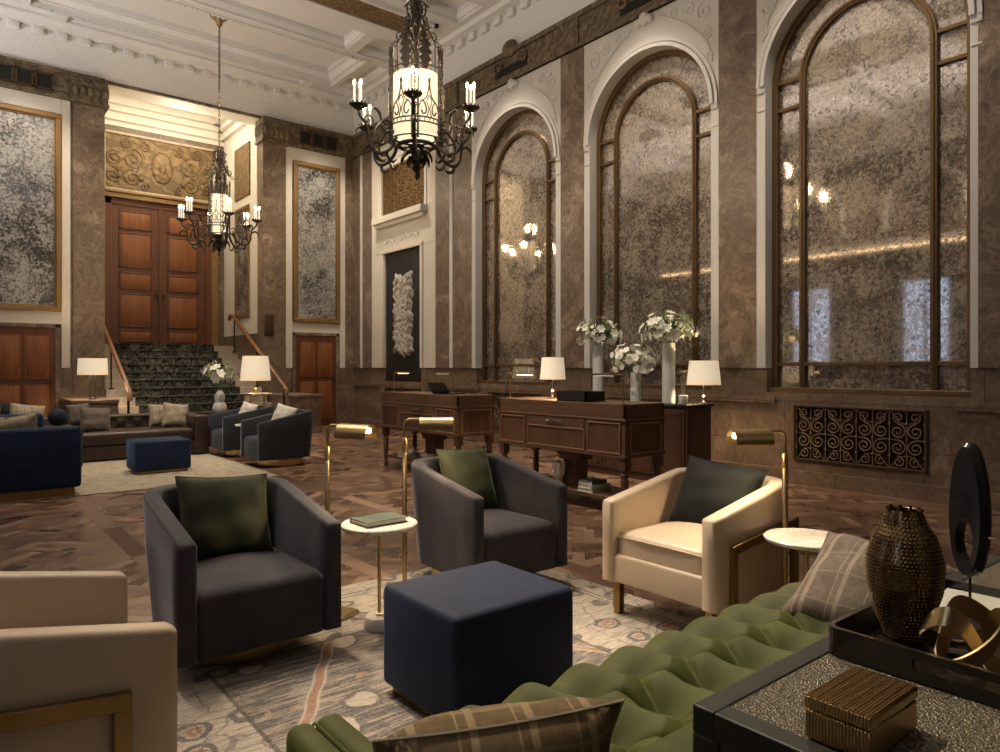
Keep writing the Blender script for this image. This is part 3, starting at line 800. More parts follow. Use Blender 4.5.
for q in ((2.95, 5.42, 6.64, 6.69), (2.95, 5.42, 5.36, 5.41), (2.95, 3.0, 5.36, 6.69), (5.37, 5.42, 5.36, 6.69)): t2.box(q[0], q[1], YR - .09, YR - .06, q[2], q[3])
ov = struct('trim_31', t, 'gold_relief')
t2.build('panel_border', 'marble_pale', ov)
t3 = MB()
cx = 4.18
t3.ball((cx, YR - .06, 6.02), .3, 20, 10, (.8, .22, 1.25)); t3.ball((cx, YR - .1, 6.0), .12, 12, 8, (.8, .5, 1.1))
for s_ in (-1, 1):
    for (dx, dz, r, h) in ((.62, .12, .24, 1), (.62, -.3, .2, -1), (1.0, .1, .17, -1), (1.02, -.3, .18, 1), (.35, .46, .12, -1), (.78, .46, .12, 1), (.36, -.47, .1, 1)):
        t3.tube(spiral((cx + s_ * dx, YR - .065, 6.0 + dz), r, 1.7, (1, 0, 0), (0, 0, 1), PI / 2, 30, h * s_), .022, 6)
    for dx in (.46, .9):
        t3.ball((cx + s_ * dx, YR - .07, 5.72), .07, 8, 6, (1, .6, 1.2))
t3.build('carved_scrolls', 'gold_relief', ov)
t = MB(); t.box(2.85, 5.5, YR - .16, YR, 5.19, 5.30); t.box(2.8, 5.55, YR - .2, YR, 5.30, 5.35); t.box(2.82, 2.99, YR - .1, YR, 1.87, 5.19); t.box(5.28, 5.45, YR - .1, YR, 1.87, 5.19)
struct('trim_32', t, 'gilt', bevel=.006)
for q in ((2.62, 2.8), (5.36, 5.5)):
    pass
# side panel + mirror on the recess wall
t = MB(); t.box(PX1 - .05, PX1 - .012, 15.88, 16.86, 5.3, 6.5); struct('trim_33', t, 'gold_relief')
mr = thing('wall_mirror', 'slim gilt framed mirror on the side wall beside the upper stairs', 'mirror', (PX1 - .015, 16.38, 3.8))
t = MB()
for q in ((-.46, .46, 1.2, 1.28), (-.46, .46, -1.28, -1.2), (-.46, -.38, -1.2, 1.2), (.38, .46, -1.2, 1.2)): t.box(-.04, 0, q[0], q[1], q[2], q[3])
t.build('frame', 'gilt', mr, bevel=.006)
t = MB(); t.box(-.015, 0, -.38, .38, -1.2, 1.2); t.build('mirror_glass', 'mirror_silver', mr)
pl = thing('wall_plaque', 'small dark plaque on the marble pier at the top of the handrail', 'plaque', (PX1 + .13, YB - .075, 2.3))
t = MB(); t.rbox(-.11, .11, -.012, .012, -.23, .23, .008, 2); t.build('plaque_plate', 'bronze_dark', pl)
# great doors
dr = sroot('door_1')
t = MB(); t.box(2.99, 3.12, YR - .07, YR, 1.87, 5.19); t.box(5.15, 5.28, YR - .07, YR, 1.87, 5.19); t.box(2.99, 5.28, YR - .07, YR, 5.05, 5.19)
t.build('door_frame', 'door_wood', dr, bevel=.008)
for s_ in (0, 1):
    x0 = 3.12 + s_ * 1.015; x1 = x0 + 1.01
    t = MB(); t.box(x0, x1, YR - .045, YR - .005, 1.88, 5.05); lf = t.build('door_leaf', 'door_wood', dr)
    t = MB(); t4 = MB()
    for z0, z1 in ((4.55, 4.9), (3.68, 4.4), (3.18, 3.5), (2.32, 3.02), (1.98, 2.18)):
        a, c = x0 + .2, x1 - .2
        t.rbox(a, c, YR - .065, YR - .04, z0, z1, .012, 2)
        for q in ((a - .05, c + .05, z1, z1 + .04), (a - .05, c + .05, z0 - .04, z0), (a - .05, a, z0 - .04, z1 + .04), (c, c + .05, z0 - .04, z1 + .04)): t4.box(q[0], q[1], YR - .07, YR - .04, q[2], q[3])
    t.build('raised_panel', 'door_panel', lf); t4.build('panel_moulding', 'door_wood', lf, bevel=.01)
t = MB(); t.box(4.105, 4.16, YR - .085, YR - .04, 1.88, 5.05); t.build('meeting_stile', 'door_wood', dr, bevel=.005)
for x in (4.06, 4.2):
    t = MB(); t.box(x - .03, x + .03, YR - .06, YR - .045, 2.9, 3.15); t.tube([(x, YR - .06, 3.05), (x, YR - .13, 3.05)], .012); t.ball((x, YR - .14, 3.05), .035); t.build('door_handle', 'bronze_dark', dr)

# ---- staircase
NS, RI, TR, Y0 = 12, 1.87 / 12, .30, 13.65
st = thing('staircase', 'broad pale marble staircase rising to the mahogany double doors', 'staircase', (XC, Y0, 0))
t = MB(); cp = MB()
for k in range(NS):
    ya = Y0 + k * TR; yb = YR - .02
    t.box(PX0 + .025, PX1 - .025, ya, yb if k == NS - 1 else ya + TR + .001, 0, RI * (k + 1))
t.build('steps', 'marble_pale', st, world=True)
t = MB(); X0, X1 = 3.03, 5.12
for k in range(NS):
    ya = Y0 + k * TR; z1 = RI * (k + 1); yb = ya + TR if k < NS - 1 else YR - .1
    t.box(X0, X1, ya - .018, ya + .001, z1 - RI + (.017 if k else .002), z1 + .004)
    t.rbox(X0, X1, ya - .034, yb - .0, z1 + .001, z1 + .02, .008, 2)
t.build('carpet_runner', 'carpet', st, world=True)['label'] = 'dark patterned carpet runner on the stairs'
for k, x in enumerate((2.68, 5.50)):
    h = bpy.data.objects.new('handrail', None); COL.objects.link(h); h.parent = st; h.location = (x - XC, 0, 0); h['label'] = ('wooden handrail on the left edge', 'wooden handrail on the right edge')[k]
    t = MB(); t.tube([(0, -.12, .78), (0, -.1, .88), (0, .0, .97), (0, 3.05, .97 + 3.05 * .519), (0, 3.3, 2.6), (0, 3.36, 2.5)], .042, 10); t.build('rail', 'rail_wood', h)
    for j, yy in enumerate((.02, 1.55, 3.0)):
        n = MB(); z0 = RI * (int(yy / TR) + 1) + .0
        n.tube([(0, yy, z0), (0, yy, .95 + max(0, yy) * .519)], .022 if j == 0 else .015, 8); n.lathe([(.05, 0), (.05, .02), (.025, .04)], (0, yy, z0), 12); n.build('post', 'iron', h)
    if k == 1:
        n = MB(); n.tube(spiral((0, -.1, .86), .07, .9, (0, 1, 0), (0, 0, 1), PI / 2, 10), .025, 6); n.build('volute', 'rail_wood', h)
pm = []
for k, (x0, x1) in enumerate(((1.85, 2.545), (5.635, 6.35))):
    pd = thing('marble_pedestal', ('low marble block at the foot of the stairs, behind the brown sofa', 'low marble block at the foot of the stairs, beside the wooden door')[k], 'pedestal', ((x0 + x1) / 2, 14.45, 0))
    t = MB(); t.box(x0, x1, 13.78, YB - .06, 0, .74); t.box(x0 - .02, x1 + (.02 if k else .012), 13.76, YB - .06, 0, .12); t.build('block', 'marble_block', pd, world=True, bevel=.008)
    t = MB(); t.box(x0 - (.02 if k == 0 else .012), x1 + (.02 if k else .012), 13.75, YB - .06, .74, .80); t.build('cap_slab', 'marble_block', pd, world=True, bevel=.01)

# ---- left wall (seen in the mirrors) and near wall
w = MB(); w.box(XL - .3, XL, YN, YB + .5, 0, 7.9)
for y in [-.5 + i * 2.93 for i in range(6)]: w.box(XL, XL + .12, y - .28, y + .28, 0, 7.0)
struct('wall_left', w, 'marble_block')
w = MB(); w.box(XL, XR + .2, YN - .3, YN, 0, 7.9); struct('wall_near', w, 'marble')
for i in range(5):
    yc = .965 + i * 2.93
    r = sroot('window_%d' % (4 + i))
    t = MB(); t.box(XL + .0, XL + .03, yc - .5, yc + .5, 1.5, 3.6); t.build('pane', 'blue_window' if i in (0, 2, 3) else 'void', r)
    t = MB()
    for q in ((-.8, .8, 3.55, 3.65), (-.8, .8, .85, .95), (-.8, -.7, .9, 3.6), (.7, .8, .9, 3.6), (-.03, .03, .9, 3.6)): t.box(XL, XL + .06, yc + q[0], yc + q[1], q[2], q[3])
    for j in range(1, 9): t.box(XL, XL + .05, yc - .75, yc + .75, .9 + j * .3 - .012, .9 + j * .3 + .012)
    t.build('window_frame', 'bronze_dark', r)
    t = MB(); arch_band(t, yc, .98, .84, 4.9, 5.5, XL, XL + .08); t.build('arch_moulding', 'plaster', r)
    t = MB(); t.prism(arch_pts(yc, .84, 4.9, 5.5), XL, XL + .02, 'x'); t.build('arch_recess', 'marble', r)
w = MB(); w.box(XL, XL + .35, YN, YB - .02, 4.35, 4.5); w.box(XL + .3, XL + .35, YN, YB - .02, 4.5, 4.62); w.box(XL, XL + .2, YN, YB - .02, 6.9, 7.6); ct = struct('trim_35', w, 'plaster')  # raised lip added to hide the ceiling fill spots from the mirrors
w = MB(); w.box(XL + .36, XL + .37, YN + .5, YB - .5, 4.40, 4.43); w.build('light_strip', 'cove', ct)

# ---- ceiling
ZC, ZT = 7.62, 8.06
cof = []
def bay(y0, y1, strip):
    cof.append((1.3, 6.85, y0, y1, 1))
    for a, c in strip:
        for x0, x1 in ((.75, 1.66), (1.88, 6.32), (6.54, 7.42)): cof.append((x0, x1, a, c, 0))
    n = max(1, round((y1 - y0) / 1.3)); st_ = (y1 - y0) / n
    for i in range(n): cof.append((7.0, 7.42, y0 + i * st_ + .08, y0 + (i + 1) * st_ - .08, 0)); cof.append((.75, 1.15, y0 + i * st_ + .08, y0 + (i + 1) * st_ - .08, 0))
bay(12.78, 14.38, [(14.53, 14.80), (11.75, 12.6)])
bay(5.2, 9.4, [(9.6, 10.35), (4.3, 5.0)])
bay(-1.6, 2.0, [(2.2, 2.95)])
for yy in (.2, 3.1, 6.0, 8.9, 11.8): cof.append((-2.7, .3, yy - 1.3, yy + 1.2, 0))
xs = sorted({XL - .1, XR + .1} | {c[0] for c in cof} | {c[1] for c in cof}); ysx = sorted({YN - .1, YB + .1} | {c[2] for c in cof} | {c[3] for c in cof})
t = MB()
for i in range(len(xs) - 1):
    for j in range(len(ysx) - 1):
        mx, my = (xs[i] + xs[i + 1]) / 2, (ysx[j] + ysx[j + 1]) / 2
        if any(c[0] < mx < c[1] and c[2] < my < c[3] for c in cof): continue
        t.add([(xs[i], ysx[j], ZC), (xs[i + 1], ysx[j], ZC), (xs[i + 1], ysx[j + 1], ZC), (xs[i], ysx[j + 1], ZC)], [(0, 1, 2, 3)])
for x0, x1, y0, y1, big in cof:
    steps = [(0, ZC), (0, ZC + .07), (.04, ZC + .07), (.04, ZC + .10), (.10, ZC + .18), (.10, ZC + .21), (.13, ZC + .21), (.13, ZC + .3)] if big else [(0, ZC), (0, ZC + .05), (.03, ZC + .05), (.07, ZC + .12), (.07, ZC + .2)]
    for (a, za), (c, zc) in zip(steps, steps[1:]):
        o = [(x0 + a, y0 + a, za), (x1 - a, y0 + a, za), (x1 - a, y1 - a, za), (x0 + a, y1 - a, za)]; q = [(x0 + c, y0 + c, zc), (x1 - c, y0 + c, zc), (x1 - c, y1 - c, zc), (x0 + c, y1 - c, zc)]
        t.add(o + q, [(k, (k + 1) % 4, (k + 1) % 4 + 4, k + 4) for k in range(4)])
    c, zc = steps[-1]; t.add([(x0 + c, y0 + c, zc), (x1 - c, y0 + c, zc), (x1 - c, y1 - c, zc), (x0 + c, y1 - c, zc)], [(0, 1, 2, 3)])
t.box(XL - .3, XR + .3, YN - .3, YB + .3, 8.05, 8.2)
struct('trim_36', MB().box(PX0, PX1, YB, YB + .55, ZF1 - .03, ZF1 - .002), 'plaster_warm')
cl = tag(t.build('ceiling', 'plaster', smooth=False), kind='structure')
t = MB()   # bead mouldings hanging round the big coffers
for x0, x1, y0, y1, big in cof:
    if not big: continue
    for e, z in ((.05, ZC - .035), (.10, ZC - .015)):
        for q in ((x0 - e, x1 + e, y0 - e, y0 - e + .045), (x0 - e, x1 + e, y1 + e - .045, y1 + e), (x0 - e, x0 - e + .045, y0, y1), (x1 + e - .045, x1 + e, y0, y1)): t.box(q[0], q[1], q[2], q[3], z, ZC + .001)
    n = int((x1 - x0) / .09)
    for i in range(n):
        for yy in (y0 - .02, y1 + .02): t.box(x0 + i * .09, x0 + i * .09 + .05, yy - .02, yy + .02, ZC - .055, ZC)
t.build('bead_moulding', 'plaster', cl)
t = MB()
for y0, y1 in ((10.68, 11.2), (3.42, 3.95)): t.box(1.02, 7.12, y0, y1, ZC - .05, ZC + .01)
t.build('gilt_soffit', 'gilt_beam', cl)
t = MB()
for y0, y1 in ((10.60, 11.28), (3.34, 4.03)): t.box(1.0, 7.17, y0, y0 + .06, ZC - .06, ZC); t.box(1.0, 7.17, y1 - .06, y1, ZC - .06, ZC); t.box(7.09, 7.17, y0, y1, ZC - .06, ZC)
t.build('soffit_moulding', 'plaster', cl)
ZTOP = ZC + .3


# ------------------------------------------------------------------ soft furnishing helpers
def shell_path(W, D, r, n=9):
    """plan outline of a tub shell from the left arm front round the back to the right arm front"""
    hw, hd = W / 2, D / 2
    P = []
    L = D - r
    for i in range(7): P.append((-hw, -hd + L * i / 7, (-1, 0)))
    for i in range(n + 1):
        a = PI - (PI / 2) * i / n
        P.append((-hw + r + r * cos(a), hd - r + r * sin(a), (cos(a), sin(a))))
    m = 6
    for i in range(1, m): P.append((-hw + r + (W - 2 * r) * i / m, hd, (0, 1)))
    for i in range(n + 1):
        a = PI / 2 - (PI / 2) * i / n
        P.append((hw - r + r * cos(a), hd - r + r * sin(a), (cos(a), sin(a))))
    for i in range(6, -1, -1): P.append((hw, -hd + L * i / 7, (1, 0)))
    return P
def shell(W, D, r, t, zb, hf, hb, taper=.04, flare=0.0, tb=None):
    P = shell_path(W, D, r); mb = MB(); hd = D / 2
    tb = tb or t
    vs = []; K = 0; N = len(P)
    for (x, y, (nx, ny)) in P:
        s = (y + hd) / D
        h = hf + (hb - hf) * min(1, s / .82) ** 1.0
        k = .5 + .5 * math.cos(PI * max(0, min(1, (s - .72) / .28))) if s > .72 else 1
        th = t * k + tb * (1 - k)
        def Pn(off, z):
            tp = taper * max(0, (h - z) / (h - zb)) ** 1.4 * max(0, min(1, (s - .0) / .5))
            return (x - nx * (off + tp), y - ny * (off + tp), z)
        e = .018
        ring = [Pn(0, zb), Pn(0, zb + (h - zb) * .33), Pn(0, zb + (h - zb) * .66), Pn(0, h - e), Pn(e * .3, h - e * .3), Pn(e, h), Pn(th - e, h), Pn(th - e * .3, h - e * .3), Pn(th, h - e), Pn(th, zb + (h - zb) * .5), Pn(th, zb)]
        K = len(ring); vs += ring
    fs = []
    for i in range(N - 1):
        for k in range(K):
            k2 = (k + 1) % K; fs.append((i * K + k, i * K + k2, (i + 1) * K + k2, (i + 1) * K + k))
    # softly rounded front ends
    for i, sg in ((0, -1), (N - 1, -1)):
        base = i * K
        c = [vs[base + k] for k in range(K)]
        mx = sum(p[0] for p in c) / K; 
        o = len(vs)
        for p in c:
            zc = (hf + zb) / 2
            vs.append((mx + (p[0] - mx) * .72, p[1] - .018, p[2] - (.012 if p[2] > hf - .05 else (-.004))))
        for k in range(K):
            k2 = (k + 1) % K; fs.append((base + k, base + k2, o + k2, o + k))
        fs.append(tuple(range(o, o + K)))
    return mb.add(vs, fs)
def seat_block(W, y0, y1, z0, z1, dome=.03, r=.05, n=16):
    """upholstered block with rounded edges and a crowned top"""
    mb = MB()
    def prof(t):   # 0..1 round a vertical section, from bottom up over the edge
        return t
    rings = [(0.0, z0), (0.0, z0 + (z1 - z0) * .4), (0, z1 - r)]
    for i in range(1, 6):
        a = PI / 2 * i / 5; rings.append((r * (1 - cos(a)), z1 - r + r * sin(a)))
    per = []
    rc = .045; hx = W / 2
    for (cx, cy, a0) in ((hx - rc, y0 + rc, -PI / 2), (hx - rc, y1 - rc, 0), (-hx + rc, y1 - rc, PI / 2), (-hx + rc, y0 + rc, PI)):
        for i in range(5):
            a = a0 + PI / 2 * i / 4; per.append((cx + rc * cos(a), cy + rc * sin(a)))
    cx, cy = 0, (y0 + y1) / 2; n = len(per); vs = []; fs = []
    def ins(p, d):
        dx, dy = p[0] - cx, p[1] - cy
        return (cx + dx * (1 - d / hx), cy + dy * (1 - d / ((y1 - y0) / 2)))
    for d, z in rings:
        for p in per: q = ins(p, d); vs.append((q[0], q[1], z))
    m = len(rings)
    for f in (.75, .5, .25):
        for p in per:
            q = (cx + (p[0] - cx) * f * (1 - r / hx), cy + (p[1] - cy) * f * (1 - r / hx)); vs.append((q[0], q[1], z1 + dome * (1 - f * f)))
    vs.append((cx, cy, z1 + dome)); tot = m + 3
    for i in range(tot - 1):
        for k in range(n): k2 = (k + 1) % n; fs.append((i * n + k, i * n + k2, (i + 1) * n + k2, (i + 1) * n + k))
    for k in range(n): fs.append(((tot - 1) * n + k, (tot - 1) * n + (k + 1) % n, len(vs) - 1))
    fs.append(tuple(range(n))[::-1])
    return mb.add(vs, fs)
def cushion(W, H, T, seed=0, pinch=.07, nn=18):
    rnd = random.Random(seed); ph = [rnd.uniform(0, 6) for _ in range(6)]
    mb = MB(); vs = []; fs = []; n = nn
    idx = {}
    def pos(i, j, s):
        u = 2 * i / n - 1; v = 2 * j / n - 1
        x = u * W / 2 * (1 - pinch * (1 - v * v) * abs(u) ** 2 * 0 - pinch * (1 - abs(v) ** 2) * abs(u)); z = v * H / 2 * (1 - pinch * (1 - abs(u) ** 2) * abs(v))
        e = max(0, (1 - abs(u) ** 2.6)) ** .55 * max(0, (1 - abs(v) ** 2.6)) ** .55
        wr = 1 + .05 * sin(u * 7 + ph[0] + v * 3) + .04 * sin(v * 9 + ph[1] - u * 2)
        wr += .05 * sin(11 * u * v + ph[2])
        return (x, s * T / 2 * e * wr, z)
    for s in (1, -1):
        for j in range(n + 1):
            for i in range(n + 1):
                if s < 0 and (i in (0, n) or j in (0, n)): idx[(s, i, j)] = idx[(1, i, j)]; continue
                idx[(s, i, j)] = len(vs); vs.append(pos(i, j, s))
        for j in range(n):
            for i in range(n):
                q = (idx[(s, i, j)], idx[(s, i + 1, j)], idx[(s, i + 1, j + 1)], idx[(s, i, j + 1)])
                fs.append(q if s > 0 else q[::-1])
    return mb.add(vs, fs)
def edge_piping(W, H, pinch=.07, r=.005, n=14):
    pts = []
    for (a, b) in (((-1, -1), (1, -1)), ((1, -1), (1, 1)), ((1, 1), (-1, 1)), ((-1, 1), (-1, -1))):
        for i in range(n):
            u = a[0] + (b[0] - a[0]) * i / n; v = a[1] + (b[1] - a[1]) * i / n
            pts.append((u * W / 2 * (1 - pinch * (1 - v * v) * abs(u)), 0, v * H / 2 * (1 - pinch * (1 - u * u) * abs(v))))
    return MB().tube(pts, r, 5, closed=True)
def pillow(label, loc, size, mat, rot, seed, group=None, piping=None, T=.16, roll=0):
    o = thing('throw_pillow', label, 'pillow', loc, 0, group); o.rotation_euler = (rot.to_matrix() @ Matrix.Rotation(math.radians(roll), 3, 'Y')).to_euler()
    c = cushion(size[0], size[1], T, seed)
    c.build('cover', mat, o, angle=80)
    edge_piping(size[0], size[1], r=.003 if not piping else .0035).build('piping', piping or mat, o)
    return o

# ------------------------------------------------------------------ rugs
t = MB(); t.rbox(.2, 3.2, -.1, 3.93, 0.0, .014, .005, 1)
tag(t.build('rug', 'rug'), 'large faded oriental rug in cream, slate and rust under the nearest seats', 'rug')
t = MB(); t.rbox(-2.4, 3.35, 8.5, 12.9, 0.0, .012, .004, 1)
tag(t.build('rug', 'rug2'), 'pale mottled beige rug under the far seating by the stairs', 'rug')

# ------------------------------------------------------------------ armchairs
def swivel_chair(name, label, mat, loc, rz, group=None, W=.74, D=.83):
    o = thing(name, label, 'armchair', loc, rz, group)
    shell(W, D, .26, .082, .10, .605, .735, .045, tb=.10).build('shell', mat, o, angle=60)
    seat_block(W - .155, -D / 2 - .006, D / 2 - .13, .10, .39, .035, .06).build('seat', mat, o, angle=60)
    MB().lathe([(.305, 0), (.31, .004), (.31, .088), (.295, .102)], n=40).build('swivel_base', 'brass', o)
    # welted seam along the arm top
    P = shell_path(W, D, .26); hd = D / 2; pts = []
    for x, y, (nx, ny) in P:
        s = (y + hd) / D; h = .605 + .13 * min(1, s / .82); pts.append((x - nx * .010, y - ny * .010, h - .004))
    MB().tube(pts, .0035, 5).build('welt', mat, o)
    return o
ZR = .014
ch1 = swivel_chair('tub_armchair', 'charcoal velvet swivel armchair with olive pillow, left of the round marble table', 'grey_velvet', (1.15, 3.49, ZR), 0)
ch2 = copy_tree(ch1, 'charcoal velvet swivel armchair with olive pillow, behind the navy cube ottoman', (2.725, 3.56, ZR))
ch3 = swivel_chair('tub_armchair', 'slate velvet swivel armchair nearest of the pair by the stairs, its brass base showing', 'slate_velvet', (3.80, 9.57, 0.012), -PI / 2)
ch4 = copy_tree(ch3, 'slate velvet swivel armchair next to the brown sofa, behind the other slate chair', (3.80, 11.03, .012))
ch3.location.z = .0 + .012

def cream_chair(label, loc, rz):
    W, D = .72, .78
    o = thing('cream_armchair', label, 'armchair', loc, rz)
    shell(W, D, .22, .085, .18, .62, .735, .015, tb=.10).build('shell', 'cream_leather', o, angle=60)
    t = MB(); t.rbox(-W / 2 + .03, W / 2 - .03, -D / 2 - .004, D / 2 - .1, .18, .335, .018, 3); t.build('seat_rail', 'cream_leather', o)
    seat_block(W - .16, -D / 2 + .012, D / 2 - .11, .335, .455, .04, .035).build('seat_cushion', 'cream_leather', o, angle=60)
    per = [(-.277, -D / 2 + .012), (.277, -D / 2 + .012)]
    MB().tube([(-.27, -D / 2 + .016, .425), (-.1, -D / 2 + .008, .430), (.1, -D / 2 + .008, .430), (.27, -D / 2 + .016, .425)], .005, 5).build('cushion_piping', 'cream_leather', o)
    for sx in (-1, 1):
        X = sx * (W / 2 + .008)
        f = MB(); x0, x1 = sorted((sx * (W / 2 - .012), sx * (W / 2 + .02)))
        f.box(x0, x1, -D / 2 + .10, -D / 2 + .145, 0.0, .44)
        f.prism([(-D / 2 + .10, .435), (D / 2 - .06, .50), (D / 2 - .06, .545), (-D / 2 + .10, .48)], x0, x1, 'x')
        f.box(x0, x1, D / 2 - .105, D / 2 - .06, 0.0, .51)
        f.build('brass_side_frame', 'brass_dark', o, bevel=.003)
    for sx in (-1, 1):
        for y in (-D / 2 + .10, ):
            f = MB(); x = sx * (W / 2 - .07); f.box(x - .02, x + .02, -D / 2 + .03, -D / 2 + .07, 0, .18); f.build('leg', 'brass_dark', o, bevel=.003)
    return o
cc1 = cream_chair('cream leather armchair with black pillow and bronze side frame, right of the ottoman', (3.25, 2.26, 0.014), -PI / 2)
cc1.location.z = .014
cc2 = copy_tree(cc1, 'cream leather armchair cut off at the lower left corner of the photo', (.12, 2.42, .014), PI / 2)

pillow('olive green velvet pillow on the armchair left of the round table', (1.14, 3.58, .61), (.46, .42), 'olive_linen', Euler((math.radians(-22), math.radians(4), math.radians(2))), 1, T=.17)
pillow('olive green velvet pillow on the armchair behind the navy ottoman', (2.70, 3.65, .625), (.43, .43), 'olive_linen', Euler((math.radians(-22), math.radians(3), math.radians(6))), 2, T=.16)
pillow('black green velvet pillow on the cream armchair at right', (3.33, 2.22, .64), (.46, .42), 'dark_green', Euler((math.radians(-26), 0, math.radians(-80))), 3, T=.15, roll=6)
pillow('small white pillow on the nearest slate armchair by the stairs', (3.86, 9.62, .66), (.40, .34), 'white_linen', Euler((math.radians(-22), math.radians(10), math.radians(-70))), 4, T=.13)
pillow('small white pillow on the slate armchair beside the brown sofa', (3.86, 11.08, .65), (.38, .32), 'white_linen', Euler((math.radians(-22), math.radians(8), math.radians(-75))), 5, T=.13)

# ------------------------------------------------------------------ ottomans
def ottoman(label, x0, x1, y0, y1, h, z0, mat, name='cube_ottoman'):
    o = thing(name, label, 'ottoman', ((x0 + x1) / 2, (y0 + y1) / 2, z0))
    w, d = (x1 - x0) / 2, (y1 - y0) / 2
    t = MB(); t.rbox(-w, w, -d, d, .035, h, .028, 4)
    t.v = [(x, y, z + (.012 * (1 - (x / w) ** 2) * (1 - (y / d) ** 2) if z > h - .01 else 0)) for x, y, z in t.v]
    t.build('upholstery', mat, o, angle=50)
    t = MB(); t.box(-w + .035, w - .035, -d + .035, d - .035, 0, .036); t.build('plinth', 'brass_dark', o)
    return o
ottoman('navy velvet rectangular ottoman in the middle of the oriental rug', 1.44, 2.04, 2.02, 2.55, .445, .014, 'navy')
ottoman('small navy velvet bench ottoman on the pale rug before the brown sofa', 1.96, 2.62, 9.60, 10.15, .415, .012, 'navy_bright', 'bench_ottoman')

# ------------------------------------------------------------------ round tables and books
def round_table(label, x, y):
    o = thing('round_side_table', label, 'side table', (x, y, .014 if x < 3 else .0))
    MB().lathe([(.075, 0), (.078, .006), (.078, .052), (.07, .064), (.02, .066)], n=32).build('base', 'white_marble', o)
    MB().lathe([(.018, .066), (.018, .076), (.009, .08), (.009, .525)], n=14).build('stem', 'brass', o)
    MB().lathe([(.05, .512), (.19, .520), (.195, .527), (.195, .536), (.19, .541)], n=48).build('tabletop', 'white_marble', o)
    return o
round_table('small round marble table with brass stem and a green book, between the charcoal chairs', 1.785, 3.18)
round_table('small round marble table between the cream armchair and the green sofa', 3.25, 1.67)
def book(label, loc, size, rz, mat, group=None):
    o = thing('book', label, 'book', loc, rz, group); w, d, h = size[0] / 2, size[1] / 2, size[2]
    t = MB(); t.box(-w, w, -d, d, 0, .003); t.box(-w, w, -d, d, h - .003, h); t.box(-w, -w + .003, -d, d, 0, h); t.build('cover', mat, o)
    t = MB(); t.box(-w + .003, w - .005, -d + .005, d - .005, .003, h - .003); t.build('pages', 'paper', o)
    return o
book('sage green hardback lying on the round marble table', (1.785, 3.185, .556), (.17, .24, .026), math.radians(62), 'book_green').rotation_euler[2] = math.radians(-88)

# ------------------------------------------------------------------ pharmacy floor lamps
def pharmacy_lamp(label, x, y, az, z0, h=1.0, back=True):
    o = thing('floor_lamp', label, 'floor lamp', (x, y, z0), az)
    t = MB(); t.rbox(-.12, .12, -.12, .12, 0, .022, .004, 1); t.build('base', 'brass', o)
    t = MB(); t.lathe([(.014, .022), (.014, h - .17), (.011, h - .165)], n=14); t.build('pole', 'brass', o)
    t = MB(); t.lathe([(.016, h - .19), (.017, h - .185), (.017, h - .12), (.010, h - .11)], n=14); t.build('collar', 'brass', o)
    t = MB(); t.tube([(0, 0, h - .12), (0, 0, h - .03), (.008, 0, h - .01), (.03, 0, h), (.10, 0, h)], .008, 8); t.build('arm', 'brass', o)
    t = MB(); n = 12; L0, L1 = .09, .29; R = .054; vs = []; fs = []
    for X in (L0, L1):
        for i in range(n + 1):
            a = PI * 1.12 * i / n - PI * .06; vs.append((X, R * 1.05 * cos(a), h - .040 + R * 1.15 * sin(a) - .01))
        for i in range(n, -1, -1):
            a = PI * 1.12 * i / n - PI * .06; vs.append((X, (R - .003) * 1.05 * cos(a), h - .040 + (R - .003) * 1.15 * sin(a) - .01))
    m = 2 * (n + 1)
    for k in range(m): fs.append((k, (k + 1) % m, (k + 1) % m + m, k + m))
    fs.append(tuple(range(m))); fs.append(tuple(range(m, 2 * m)))
    e = [i for i in range(n + 1)]
    t.add(vs, fs)
    t.add([vs[i] for i in range(n + 1)], [tuple(range(n + 1))])
    sh = t.build('lamp_shade', 'brass', o)
    t = MB(); t.tube([(.12, 0, h - .020), (.280, 0, h - .020)], .015, 10); t.build('bulb', 'bulb', sh)
    l = lamp('SPOT', (.20, 0, h - .06), 10, (1, .74, .45), .04, spot=150, blend=.5, parent=o, name='lamp_light')
    return o
pharmacy_lamp('brass pharmacy floor lamp standing behind the left charcoal armchair', 1.65, 3.50, math.radians(-66), .014, 1.03)
pharmacy_lamp('brass pharmacy floor lamp left of the charcoal armchair behind the ottoman', 2.19, 3.60, math.radians(-35), .014, 1.03)
pharmacy_lamp('brass pharmacy floor lamp by the marble wall, behind the cream armchair', 3.36, 1.84, math.radians(150), .0, 1.03)

# ------------------------------------------------------------------ green tufted sofa
sofa = thing('tufted_sofa', 'moss green deep tufted velvet sofa in the foreground', 'sofa', (1.72, 1.1, ZR))
def tuft(u, v, su, sv, D=.05):
    """height of a diamond tufted surface; buttons sit on a staggered lattice"""
    i = round(v / sv)
    best = 9
    for ii in (i - 1, i, i + 1):
        off = .5 * su if ii % 2 else 0
        j = round((u - off) / su); du = u - off - j * su; dv = v - ii * sv
        best = min(best, math.hypot(du, dv))
    a = (u / su + v / (2 * sv)); b = (u / su - v / (2 * sv))
    da = abs(a - round(a)) * su * .8; db = abs(b - round(b)) * su * .8
    line = min(da, db)
    pu = 1 - math.exp(-(best / (.36 * su)) ** 1.7)
    crease = 1 - .30 * math.exp(-line / .005) - .20 * math.exp(-line / .016)
    s = abs(sin(PI * a) * sin(PI * b)) ** .4
    return D * pu * (.80 + .20 * s) * crease
t = MB(); SX0, SX1 = .73, 2.98; SYB, SYF = .86, 1.48
su, sv = .205, .215; BY = 1.37; BX = 1.60
